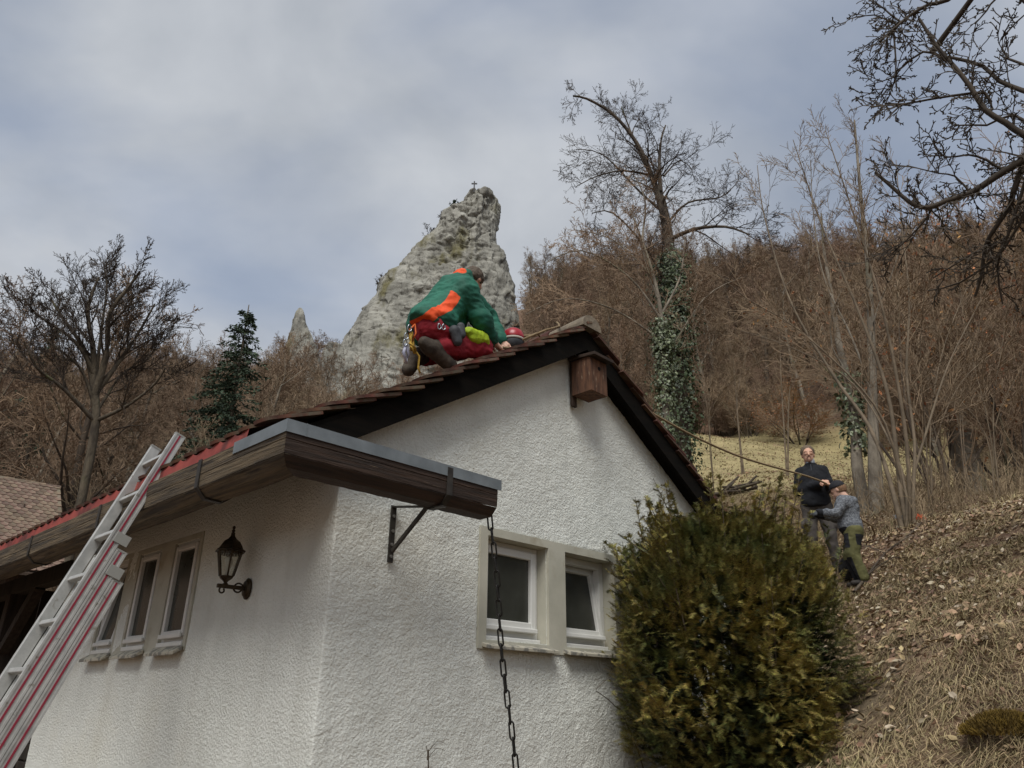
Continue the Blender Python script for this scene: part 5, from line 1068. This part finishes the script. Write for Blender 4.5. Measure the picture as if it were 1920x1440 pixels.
def hand_prims(w, d, pn, s=1.0, curl=.9, thumb=1):
    """palm + five bent fingers from the wrist w along d; pn = palm normal (fingers curl towards it)"""
    w, d, pn = (np.asarray(x, float) for x in (w, d, pn)); d = d/np.linalg.norm(d); pn = pn-d*(pn@d); pn /= np.linalg.norm(pn); sd_ = np.cross(pn, d); out = [('c', w, w+d*.03*s, .026*s, .030*s), ('c', w+d*.03*s-sd_*.018*s, w+d*.085*s-sd_*.026*s, .019*s, .016*s), ('c', w+d*.03*s+sd_*.018*s, w+d*.085*s+sd_*.026*s, .019*s, .016*s), ('c', w+d*.03*s, w+d*.088*s, .02*s, .017*s)]
    for i, (o, L) in enumerate(((-.031, .068), (-.010, .078), (.011, .074), (.031, .058))):
        b = w+d*.088*s+sd_*o*s; p = b; dd = d
        for j, fr in enumerate((.45, .32, .23)):
            a = curl*(.55+.35*j); dn = d*math.cos(a*(j+1)*.75) + pn*math.sin(a*(j+1)*.75); q = p+dn*L*fr*s; out.append(('c', p, q, .0092*s-.0006*j, .0086*s-.0006*j)); p = q
    b = w+d*.035*s+sd_*thumb*-.026*s; q = b+(d*.6-sd_*thumb*.75+pn*.35)*.04*s; out += [('c', b, q, .0125*s, .011*s), ('c', q, q+(d*.9+pn*.45)*.034*s, .011*s, .009*s)]
    return out
def head_parts(c, s, fwd, up=(0, 0, 1)):
    """face solid; fwd = looking direction"""
    c = np.asarray(c, float); f = np.asarray(fwd, float); f /= np.linalg.norm(f); u = np.asarray(up, float); u = u-f*(u@f); u /= np.linalg.norm(u); r = np.cross(f, u); A = np.stack([r, f, u], 1)
    g = lambda x, y, z: c + s*(r*x+f*y+u*z)
    return A, g, [('e', g(0, -.008, .022), np.array([.074, .094, .098])*s, A), ('e', g(0, .022, -.045), np.array([.056, .062, .068])*s, A), ('c', g(0, .088, .012), g(0, .106, -.018), .010*s, .0135*s), ('c', g(0, .084, -.066), g(0, .078, -.086), .017*s, .014*s), ('c', g(-.022, .090, -.046), g(.022, .090, -.046), .0075*s, .0075*s), ('c', g(-.042, .072, .032), g(.042, .072, .032), .012*s, .012*s), ('c', g(-.035, .072, .004), g(.035, .072, .004), .014*s, .014*s),
            ('e', g(-.074, -.006, -.004), np.array([.008, .018, .030])*s, A), ('e', g(.074, -.006, -.004), np.array([.008, .018, .030])*s, A), ('c', g(0, -.03, -.06), g(0, -.05, -.17), .052*s, .056*s)]
def face_bits(parent, g, s, m_eye, m_lip, brow):
    for sx in (-1, 1):
        MB().lathe([(.0005, -.003*s), (.004*s, -.002*s), (.005*s, 0), (.004*s, .002*s), (.0005, .003*s)], k=10).build('eye', m_eye, parent, True, loc=tuple(g(sx*.031, .080, .010)))
        MB().tube([g(sx*.016, .093, .030), g(sx*.032, .092, .034), g(sx*.05, .080, .028)], .0024*s, 6).build('eyebrow', brow, parent, True)
    MB().tube([g(-.024, .093, -.047), g(0, .1005, -.045), g(.024, .093, -.047)], .0042*s, 6).build('lip', m_lip, parent, True)

# ---------------------------------------------------------------- man holding the rope
fleece = mat('black_fleece', lin('#121317'), lin('#1e2025'), 30, .95, [(160, .4, .003)]); trous = mat('grey_brown_trousers', lin('#3e3a37'), lin('#534d48'), 8, .85, [(120, .2, .002)]); bootm = mat('dark_boots', lin('#1f1b18'), lin('#352e28'), 12, .7)
hairg = mat('short_grey_fair_hair', lin('#4d4136'), lin('#776754'), 60, .8, [(220, .6, .004)]); shirt = mat('checked_shirt', lin('#7f8791'), lin('#aeb2b6'), 60, .85); eyem = mat('eye_dark', lin('#604c3f'), None, rough=.3); lipm = mat('lips', lin('#8d5a50'), None, rough=.6); browm = mat('brows', lin('#94755f'), None, rough=.9)
mr = 9.9; mx_, my_ = ray(1514, 838)[0]*mr, ray(1514, 838)[1]*mr; mz = CAM[2] + ray(1512, 838)[2]*mr - 1.79; maz = math.atan2(mx_, my_)
mg = gz(mx_, my_); man = thing('person', 'man in black fleece jacket and grey trousers holding the rope', 'person', (mx_, my_, mg), -maz); ms = (mz+1.79-mg)/1.79
print('MAN feet', mg, 'scale', ms)
def X(*p): return np.array(p, float)
A_, g, hp = head_parts(X(-.01, -.03, 1.655), 1.1, (.10, -1, -.05))
wr, wl = X(.10, -.27, 1.17), X(.205, -.25, 1.185)
arms = [('c', X(-.15, 0, 1.42), X(-.205, .0, 1.16), .052, .042), ('c', X(-.205, .0, 1.16), wr, .042, .031), ('c', X(.15, 0, 1.42), X(.215, -.02, 1.17), .052, .042), ('c', X(.215, -.02, 1.17), wl, .042, .031)]
torso = [('c', X(-.085, 0, 1.40), X(.085, 0, 1.40), .075, .075), ('c', X(0, -.01, 1.31), X(0, -.03, 1.02), .125, .135), ('c', X(-.055, -.02, 1.28), X(-.045, -.03, .98), .105, .11), ('c', X(.055, -.02, 1.28), X(.045, -.03, .98), .105, .11), ('c', X(0, 0, 1.45), X(0, -.01, 1.56), .06, .055)]
legs = [('c', X(-.09, 0, .92), X(-.13, -.03, .50), .095, .062), ('c', X(-.13, -.03, .50), X(-.14, .02, .09), .06, .04), ('c', X(.09, 0, .92), X(.12, -.04, .50), .095, .062), ('c', X(.12, -.04, .50), X(.14, .0, .09), .06, .04)]
V1, F1 = snet(torso + arms + legs + [('c', X(0, .0, 1.44), X(-.005, -.005, 1.6), .055, .055)], .04, .02); V2, F2 = snet(hp, .014, .0075)
hr = hand_prims(wr, X(.9, -.1, -.05), X(0, .6, -.6), 1.0, .95, 1); hl = hand_prims(wl, X(-.55, -.45, -.1), X(-.3, .6, -.5), 1.0, .95, -1); V3_, F3 = snet(hr, .008, .006); V4, F4 = snet(hl, .008, .006)
def join(parts):
    V = []; F = []; n = 0
    for a, b in parts: V.append(a); F.append(b+n); n += len(a)
    return np.concatenate(V), np.concatenate(F)
obj('body', mesh_np('body', *join([(V1, F1), (V2, F2), (V3_, F3), (V4, F4)]), True), skin, man)
fat = lambda prs, d: [(p[0], p[1], p[2], p[3]+d, p[4]+d) for p in prs]
garment('jacket', man, fat(arms[:1]+arms[2:3], .022) + fat([('c', X(-.205, .0, 1.16), wr*.93+X(-.205, .0, 1.16)*.07, .042, .033), ('c', X(.215, -.02, 1.17), wl*.93+X(.215, -.02, 1.17)*.07, .042, .033)], .02) + fat(torso[:4], .022) + [('c', X(-.05, -.02, .98), X(.05, -.02, .98), .135, .135), ('c', X(0, -.01, 1.48), X(0, -.015, 1.525), .078, .074)], .04, .014, fleece, .008, 7, cut=lambda P: np.maximum(.90-P[:, 2], P[:, 2]-1.53))
MB().tube([X(.005, -.095, 1.50), X(.005, -.118, 1.42), X(.0, -.158, 1.3), X(0, -.183, 1.1), X(0, -.17, .95)], .006, 5).build('zip', mat('zip_grey', lin('#3a3c40'), None, rough=.5), man)
garment('shirt_collar', man, [('c', X(-.02, -.055, 1.535), X(-.035, -.06, 1.57), .03, .022), ('c', X(.02, -.055, 1.535), X(.035, -.06, 1.57), .03, .022), ('c', X(0, .0, 1.54), X(0, 0, 1.575), .068, .066)], .01, .012, shirt, 0)
garment('trousers', man, fat(legs, .012) + [('c', X(-.06, -.01, .93), X(.06, -.01, .93), .115, .115), ('e', X(-.20, -.02, .66), (.03, .07, .085)), ('e', X(.20, -.02, .66), (.03, .07, .085))], .03, .015, trous, .011, 8, 3, st=(1, 1, .7), cut=lambda P: P[:, 2]-1.0)
for sx, x in ((-1, -.145), (1, .145)): garment('boot', man, [('c', X(x, .02, .04), X(x+sx*.02, -.15, .035), .05, .042), ('c', X(x, .03, .05), X(x, .03, .16), .055, .056)], .02, .014, bootm, 0, cut=lambda P: -P[:, 2])
garment('hair', man, [('e', g(0, -.022, .045), (.094, .106, .100), A_)], .01, .009, hairg, .005, 40, cut=lambda P: np.maximum((P-g(0, 0, 0))@A_[:, 1]-.050-.35*np.maximum(0, (P-g(0, 0, .03))@A_[:, 2]), -.02-(P-g(0, 0, 0))@A_[:, 2]))
face_bits(man, g, 1.1, eyem, lipm, browm)
garment('moustache', man, [('c', g(-.030, .088, -.036), g(0, .098, -.030), .006, .008), ('c', g(0, .098, -.030), g(.030, .088, -.036), .008, .006), ], .004, .006, mat('grey_moustache', lin('#8a7461'), None, rough=.9), 0)
man.scale = (1, 1, 1) if .97 < ms < 1.03 else (ms, ms, ms)

# ---------------------------------------------------------------- boy with cap
knit = mat('grey_knit_fleece', lin('#4d5055'), lin('#7d8186'), 55, .95, [(110, .6, .004)], lo=.4, hi=.6); olive = mat('olive_trousers', lin('#4d4c2c'), lin('#66643e'), 10, .85); blackp = mat('black_patch', lin('#15161a'), lin('#202126'), 20, .85); capm_ = mat('black_cap', lin('#17171b'), lin('#222228'), 30, .8); boyhair = mat('brown_hair', lin('#6a4f3a'), lin('#8a6b50'), 60, .85, [(200, .5, .003)])
br_ = 9.0; bx1_, by1_ = ray(1614, 1100)[0]*br_, ray(1614, 1100)[1]*br_; bg_ = gz(bx1_, by1_); baz = math.atan2(bx1_, by1_); boy = thing('person', 'boy in black cap, grey knitted hoodie and olive trousers standing on the bank', 'person', (bx1_, by1_, bg_), -baz)
bs = ((CAM[2] + ray(1565, 905)[2]*br_) - bg_)/1.30; print('BOY', bg_, bs); boy.scale = (bs, bs, bs)
fwd = X(-.93, .15, -.28); A_, g, hp = head_parts(X(-.075, -.01, 1.19), .93, fwd)
wn_, wf_ = X(-.33, -.10, .915), X(-.36, .10, .93)
torsoB = [('c', X(-.01, -.07, 1.0), X(-.01, .07, 1.0), .075, .075), ('c', X(-.015, 0, .98), X(.0, 0, .74), .12, .125)]
armsB = [('c', X(-.02, -.135, 1.0), X(-.14, -.17, .87), .05, .045), ('c', X(-.14, -.17, .87), wn_, .043, .032), ('c', X(-.02, .135, 1.0), X(-.15, .17, .88), .05, .045), ('c', X(-.15, .17, .88), wf_, .043, .032)]
legsB = [('c', X(.02, -.065, .66), X(-.03, -.075, .37), .082, .058), ('c', X(-.03, -.075, .37), X(.05, -.07, .09), .055, .04), ('c', X(.02, .065, .66), X(-.06, .085, .38), .082, .058), ('c', X(-.06, .085, .38), X(.0, .09, .09), .055, .04)]
V1, F1 = snet(torsoB+armsB+legsB+[('c', X(-.02, 0, 1.0), X(-.06, 0, 1.12), .045, .045)], .04, .018); V2, F2 = snet(hp, .013, .007); V3_, F3 = snet(hand_prims(wn_, X(-.9, .1, 0), X(.1, .5, -.8), .72, 1.0, 1), .006, .0048); V4, F4 = snet(hand_prims(wf_, X(-.9, -.1, 0), X(.1, -.5, -.8), .72, 1.0, -1), .006, .0048)
obj('body', mesh_np('body', *join([(V1, F1), (V2, F2), (V3_, F3), (V4, F4)]), True), skin2, boy)
garment('hoodie', boy, fat(armsB, .010)[:4] + fat(torsoB, .012) + [('c', X(.0, -.03, .72), X(.0, .03, .72), .125, .125), ('e', X(.06, .0, 1.035), (.075, .115, .06)), ('c', X(.10, -.05, .95), X(.10, .05, .95), .03, .03), ('c', X(-.02, 0, 1.03), X(-.04, 0, 1.08), .075, .062)], .035, .011, panelled(knit, lin('#15161a'), lin('#202126')), .009, 10, 5, cut=lambda P: np.maximum(.635-P[:, 2]-.05*(P[:, 0] < -.02)*0, P[:, 2]-1.115),
        panel=lambda C: union(np.minimum(.70-C[:, 2], .02-C[:, 0]-(C[:, 2]-.64)*1.2), -.285-C[:, 0]))
for w_, sgn in ((wn_, 1), (wf_, -1)): garment('glove', boy, [(p[0], p[1], p[2], p[3]+.006, p[4]+.006) for p in hand_prims(w_, X(-.9, .1*sgn, 0), X(.1, .5*sgn, -.8), .74, 1.0, sgn)], .012, .0065, mat('grey_glove', lin('#33363a'), lin('#5b5f63'), 40, .9), 0)
garment('trousers', boy, fat(legsB, .02) + [('c', X(.02, -.03, .66), X(.02, .03, .66), .115, .115)], .03, .011, panelled(olive, lin('#15161a'), lin('#202126')), .009, 10, 7, cut=lambda P: P[:, 2]-.70,
        panel=lambda C: union(np.minimum(rect(C[:, 2], .47, .60), C[:, 0]-.035), np.minimum(rect(C[:, 2], .44, .62), -.04-C[:, 0]), np.minimum(.33-C[:, 2], -.045+(.33-C[:, 2])*.22-C[:, 0])))
for (x, y) in ((.045, -.07), (-.005, .09)): garment('shoe', boy, [('c', X(x+.01, y, .035), X(x-.12, y, .03), .04, .034), ('c', X(x, y, .05), X(x, y, .13), .042, .045)], .02, .011, bootm, 0, cut=lambda P: -P[:, 2])
garment('hair', boy, [('e', g(0, -.03, .015), (.075, .085, .085), A_)], .01, .008, boyhair, .002, 40, cut=lambda P: np.maximum((P-g(0, -.005, 0))@A_[:, 1], -.045-(P-g(0, 0, 0))@A_[:, 2]))
garment('cap', boy, [('e', g(0, -.010, .040), (.083, .101, .098), A_)], .01, .008, capm_, .001, 20, cut=lambda P: -((P-g(0, 0, .030))@A_[:, 2] - .12*((P-g(0, 0, 0))@A_[:, 1])))
mb = MB(); n = 9; top_ = [g(.078*math.sin(t), .060+.075*math.cos(t), .040-.012*math.cos(t)) for t in np.linspace(-1.35, 1.35, n)]; inn_ = [g(.068*math.sin(t), .048+.03*math.cos(t), .048) for t in np.linspace(-1.35, 1.35, n)]; mb.add(top_+inn_+[p-A_[:, 2]*.006 for p in top_+inn_], [(i, i+1, n+i+1, n+i) for i in range(n-1)] + [(2*n+n+i, 2*n+n+i+1, 2*n+i+1, 2*n+i) for i in range(n-1)] + [(2*n+i, 2*n+i+1, i+1, i) for i in range(n-1)]); mb.build('cap_bill', capm_, boy)
face_bits(boy, g, .93, eyem, lipm, boyhair)

# ---------------------------------------------------------------- climber kneeling on the roof (joints in house axes)
green = mat('green_work_jacket', lin('#175040'), lin('#236a56'), 5, .75, [(140, .15, .002)]); orange = mat('orange_panel', lin('#d8471a'), lin('#e85a26'), 6, .7); redt = mat('dark_red_trousers', lin('#741622'), lin('#96202d'), 6, .8, [(140, .2, .002)]); hivis = mat('hi_vis_yellow', lin('#93ad1c'), lin('#aec62b'), 9, .7); greyp = mat('grey_pouch', lin('#33363a'), lin('#4b4e52'), 9, .7); hb_ = mat('grey_brown_hair', lin('#453c32'), lin('#62564a'), 70, .85, [(220, .6, .004)]); cboot = mat('worn_brown_boots', lin('#2f2923'), lin('#4d443a'), 14, .85, [(60, .5, .004)])
climb = thing('person', 'roof worker in green and orange jacket and red trousers kneeling on the tiles', 'person', tuple(hw(1.2, .45, roofz(1.2))), YAW); cb = X(1.2, .45, roofz(1.2))
def J(x, y, v): return on_v(x, y, v) - cb
hipR, hipL, chest, neck = J(806, 618, .37), J(796, 616, .55), J(850, 552, .44), J(868, 524, .45)
shR, elR, wrR = J(872, 548, .27), J(902, 600, .24), J(924, 640, .30); shL, elL, wrL = J(866, 540, .62), J(918, 598, .64), J(940, 640, .52)
knR, anR, toR = J(903, 654, .32), J(806, 652, .33), J(852, 692, .33); knL, anL, toL = J(862, 655, .64), J(778, 672, .58), J(762, 700, .58)
mid = (hipR+hipL)/2
tor = [('c', mid, chest, .12, .125), ('c', hipR*.7+chest*.3, shR*.75+chest*.25, .095, .085), ('c', hipL*.7+chest*.3, shL*.75+chest*.25, .095, .085), ('c', shR, shL, .075, .075)]
arm = [('c', shR, elR, .056, .046), ('c', elR, wrR, .045, .032), ('c', shL, elL, .056, .046), ('c', elL, wrL, .045, .032)]
leg = [('c', hipR, knR, .080, .060), ('c', knR, anR, .056, .042), ('c', hipL, knL, .080, .060), ('c', knL, anL, .056, .042)]
hc = J(886, 527, .46); A_, g, hp = head_parts(hc, 1.0, X(.62, .28, -.72), X(.7, .2, .7))
V1, F1 = snet(tor+arm+leg+[('c', chest, hc, .06, .05)], .04, .018); V2, F2 = snet(hp[:-1], .014, .0075); dh = J(936, 652, .30)-wrR; V3_, F3 = snet(hand_prims(wrR, dh, X(.4, .3, -.8), 1.0, .8, 1), .008, .006); V4, F4 = snet(hand_prims(wrL, J(950, 652, .46)-wrL, X(.3, -.4, -.8), 1.0, .8, -1), .008, .006)
obj('body', mesh_np('body', *join([(V1, F1), (V2, F2), (V3_, F3), (V4, F4)]), True), skin2, climb)
sA, sB = J(862, 548, .2), J(796, 606, .2); sdir_ = (sB-sA)/np.linalg.norm(sB-sA); nv2 = np.array([-sdir_[2], 0, sdir_[0]])
def stripes(C):
    q = C - sA; t = q@sdir_; dd = np.abs(q@nv2 - .03*np.sin(np.clip(t/.3, 0, 1)*3.14)); band = np.minimum(np.minimum(.040-dd, t), .46-C[:, 1]-cb[1])
    yoke = .078-np.linalg.norm((C-(neck+J(856, 518, .45))/2), axis=1)
    return union(band, yoke)
hemA, hemB = J(778, 604, .45), J(858, 654, .3)
cutp = lambda P: ((P-hemA)@np.array([-(hemB-hemA)[2], 0, (hemB-hemA)[0]])/np.linalg.norm((hemB-hemA)[[0, 2]]))*-1 - .03
garment('jacket', climb, fat(tor, .03) + fat(arm[:1]+arm[2:3], .026) + fat([('c', elR, elR*.06+wrR*.94, .045, .036), ('c', elL, elL*.06+wrL*.94, .045, .036)], .022) + [('c', J(835, 600, .32), J(850, 632, .30), .10, .035), ('c', J(858, 575, .44), J(845, 610, .44), .12, .11), ('c', neck, chest, .085, .1), ('c', J(797, 598, .36), J(797, 598, .54), .115, .115)], .045, .011, panelled(green, lin('#d8471a'), lin('#e85a26')), .015, 8, 2, cut=lambda P: np.where(np.linalg.norm(P-hc, axis=1) < .01, 1, cutp(P)), panel=stripes, st=(1, 1, 1.3))
garment('trousers', climb, fat([leg[0], ('c', knR, knR*.22+anR*.78, .056, .046), leg[2], ('c', knL, knL*.22+anL*.78, .056, .046)], .020) + [('c', hipR, hipL, .105, .105)], .03, .011, redt, .015, 10, 4)
for (a, t_, k_) in ((anR, toR, knR), (anL, toL, knL)):
    dd = (t_-a)/np.linalg.norm(t_-a); garment('boot', climb, [('c', a, t_-dd*.04, .058, .044), ('c', a*.68+k_*.32, a, .062, .060), ('c', a-dd*.055, t_-dd*.04, .05, .046)], .02, .010, cboot, .004, 20)
garment('hair', climb, [('e', g(0, -.022, .035), (.086, .096, .09), A_), ('e', g(0, -.05, -.02), (.072, .06, .07), A_)], .02, .009, hb_, .006, 35, cut=lambda P: (P-g(0, .035, 0))@A_[:, 1]-.3*np.maximum(0, (P-g(0, 0, .03))@A_[:, 2]))
face_bits(climb, g, 1.0, eyem, lipm, browm)
garment('hi_vis_pouch', climb, [('c', J(878, 622, .24), J(905, 634, .25), .035, .045), ('c', J(885, 634, .24), J(912, 642, .25), .03, .03)], .03, .009, hivis, .008, 16)
garment('grey_pouch', climb, [('c', J(852, 620, .22), J(858, 640, .22), .04, .035), ('c', J(864, 612, .22), J(866, 628, .22), .03, .03)], .03, .009, greyp, .003, 14)
# harness and gear on the belt
blk = mat('black_webbing', lin('#16161a'), None, rough=.8); yel = mat('yellow_cord', lin('#8d6f22'), lin('#b3923a'), 60, .8); steel = mat('bright_steel', lin('#9aa0a5'), None, rough=.3, metal=.8); orc = mat('orange_cord', lin('#c9612a'), None, rough=.7); lil = mat('pale_sling', lin('#8f92a8'), lin('#b6b8c8'), 30, .8)
bc = mid + X(.02, 0, .01); bd = (chest-mid)/np.linalg.norm(chest-mid); bx_ = np.cross(bd, X(0, 1, 0)); bx_ /= np.linalg.norm(bx_); MB().tube([bc + bx_*.115*math.cos(a) + X(0, 1, 0)*.185*math.sin(a) for a in np.linspace(0, 2*math.pi, 33)], .018, 6).build('harness_belt', blk, climb, True)
def coil(c, n, w, h_, r, m, name, seed):
    rd = random.Random(seed); pts = []
    for k in range(n*12+1): a = k/12*2*math.pi; pts.append(c + X(w*math.cos(a)*(1+.2*math.sin(k*.37)), w*.8*math.sin(a*1.03+.5), h_*math.sin(a)+.02*math.sin(k*.13)))
    MB().tube(pts, r, 5).build(name, m, climb, True)
coil(J(772, 640, .36), 7, .024, .055, .0075, yel, 'rope_coil', 1); coil(J(774, 652, .35), 4, .035, .022, .008, yel, 'rope_coil', 2)
MB().tube([J(776, 655, .36), J(786, 668, .36), J(784, 690, .35), J(788, 700, .35)], .008, 6).build('rope_end', yel, climb, True)
MB().tube([J(778, 608, .36), J(768, 618, .36), J(764, 632, .36), J(772, 640, .36), J(780, 625, .36), J(778, 608, .36)], .006, 6).build('gear_sling', orc, climb, True)
MB().tube([J(762, 645, .37), J(757, 660, .37), J(762, 680, .37), J(766, 664, .37), J(762, 645, .37)], .012, 6).build('gear_sling', lil, climb, True)
for (x, y, v, r0) in ((768, 615, .34, .028), (762, 630, .35, .026), (760, 642, .36, .026), (824, 612, .24, .024), (832, 613, .23, .024)):
    c = J(x, y, v); MB().tube([c + X(r0*.6*math.cos(a), .004*math.sin(2*a), r0*math.sin(a)) for a in np.linspace(0, 2*math.pi, 17)], .005, 6).build('carabiner', steel, climb, True)

# ---------------------------------------------------------------- helmet on the roof, rope, small things on the bank
hpz = on_v(962, 636, .48); hm = thing('climbing_helmet', 'red climbing helmet with pale rim lying on the tiles near the ridge', 'helmet', tuple(hw(*hpz)), YAW); redh = mat('red_helmet', lin('#8d1520'), lin('#a51e2a'), 6, .35, spec=.5)
zlow = roofz(hpz[0]) + .02 - hpz[2]
MB().lathe([(.098, -.012), (.099, .01), (.094, .04), (.078, .072), (.05, .092), (.02, .100), (.001, .101)], k=20).build('shell', redh, hm, True)
MB().lathe([(.101, -.03), (.104, -.02), (.101, -.008), (.094, -.010), (.094, -.03)], k=20).build('rim', mat('pale_rim', lin('#a09a90'), None, rough=.6), hm, True)
MB().lathe([(.085, min(zlow, -.05)), (.095, -.045), (.097, -.028), (.09, -.028)], k=20).build('padding', greyp, hm, True)
MB().tube([(.07*math.cos(a), .07*math.sin(a), .078) for a in np.linspace(-.6, 2.2, 12)], .004, 5).build('vent_trim', mat('grey_trim', lin('#6e6a66'), None, rough=.5), hm, True)
mh = Vector(tuple((Matrix.Rotation(-maz, 4, 'Z') @ Vector(tuple((wr+X(.07, -.03, -.02))*ms)))[:])) + Vector((mx_, my_, mg)); ch_ = Vector(tuple(hw(*(wrR+cb+dh*.9))))
rg = Vector(tuple(hw(AU, .42, AZt+.085))); r2 = Vector(tuple(hw(3.2, .8, roofz(3.2)+.06))); S = []; gd = Vector((mh.x+.7, mh.y+.5, gz(mh.x+.7, mh.y+.5)+.25))
pA = V3(hw(1.9, .42, roofz(1.9)+.035)); 
rp = [ch_, ch_.lerp(pA, .5)+Vector((0, 0, -.01)), pA, rg, rg.lerp(mh, .3)+Vector((0, 0, -.20)), rg.lerp(mh, .6)+Vector((0, 0, -.22)), mh, mh.lerp(gd, .5)+Vector((0, 0, -.10)), gd, Vector((gd.x+.25, gd.y+.5, gz(gd.x+.25, gd.y+.5)+.03))]
rise(rp, S, .012, .012); tag(obj('rope', mesh_np('rope', *seg_mesh('rope', S, 6), True), mat('tan_rope', lin('#6b5a42'), lin('#8d7a5c'), 60, .85)), 'thin tan rope running from the roof ridge to the man on the bank', 'rope')
S = []; rr_ = [V3(hw(u, v, roofz(u)+.05+h_)) for u, v, h_ in ((1.95, .2, 0), (1.8, .1, .03), (1.62, .08, .01), (1.75, -.05, .02), (1.98, .0, .02), (2.12, .15, .08))]; rise(rr_, S, .009, .009); tag(obj('rope', mesh_np('rope', *seg_mesh('rope', S, 6), True), MATS['tan_rope']), 'slack loop of tan rope lying on the tiles below the ridge', 'rope')
sk = thing('sack', 'dark sack lying on the bank behind the boy', 'sack', foot(1598, 1078, 9.35)); garment('cloth', sk, [('e', X(0, 0, .10), (.13, .10, .14)), ('e', X(.03, .02, .2), (.08, .08, .09))], .06, .014, mat('dark_sack', lin('#1c1b19'), lin('#2f2c28'), 12, .9), .015, 12)
og = foot(1722, 962, 12.0); og = (og[0], og[1], og[2]+.05); ot = thing('chainsaw', 'small orange power saw lying among the leaves behind the sapling', 'saw', og, .3); garment('casing', ot, [('c', X(-.1, 0, .06), X(.06, 0, .06), .05, .045), ('c', X(-.08, 0, .12), X(.04, 0, .12), .018, .018), ('c', X(-.08, 0, .12), X(-.10, 0, .06), .018, .02), ('c', X(.04, 0, .12), X(.06, 0, .06), .018, .02)], .015, .01, orange, 0); MB().box((-.45, -.006, .035), (-.10, .006, .09)).build('guide_bar', steel, ot)

# ---------------------------------------------------------------- shrubs on the rock, dry stems at the wall
rd = random.Random(19)
for (x, y, lab, ev) in rock_shrubs:
    b = V3(at(x, y+6, RD-1.0)); S = []
    for k in range(7 if ev else 4):
        a = rd.uniform(0, 6.28); branch(S, Vector((0, 0, -.8)), Vector((.5*math.cos(a), .5*math.sin(a), 1)).normalized(), rd.uniform(1.6, 2.4) if ev else rd.uniform(2.0, 3.4), .05, 0, dict(SHRUB, rmin=.02 if not ev else .04, n=[4, 3, 3, 2]), rd)
    t = thing('rock_shrub', lab, 'shrub', tuple(b)); tr, cr = tree_meshes(S, 0); obj('stem', tr, bark, t); obj('crown', cr, needle_d if ev else twig_dark, t)
def wall_stem(pl, v, lab):
    P = [V3(hw(*on_v(x, y, v))) for x, y in pl]; g0 = Vector((P[0].x, P[0].y, gz(P[0].x, P[0].y))); t = thing('dry_stem', lab, 'stem', tuple(g0)); S = []; rise([g0] + P, S, .006, .002)
    for i in (1, 2): rise([P[i], P[i]+Vector((.05, -.05, .06)), P[i]+Vector((.10, -.06, .05))], S, .002, .0012)
    obj('stalk', mesh_np('stalk', *seg_mesh('s', [(s[0]-g0, s[1]-g0, *s[2:]) for s in S], 5), True), bark, t)
wall_stem([(1206, 1440), (1185, 1380), (1160, 1330), (1125, 1300), (1118, 1292), (1145, 1268)], -.10, 'thin bent dry stem reaching up the wall beside the yew')
wall_stem([(803, 1440), (801, 1425), (802, 1412), (799, 1398)], -.12, 'short dry twig in front of the gable wall below the bracket')
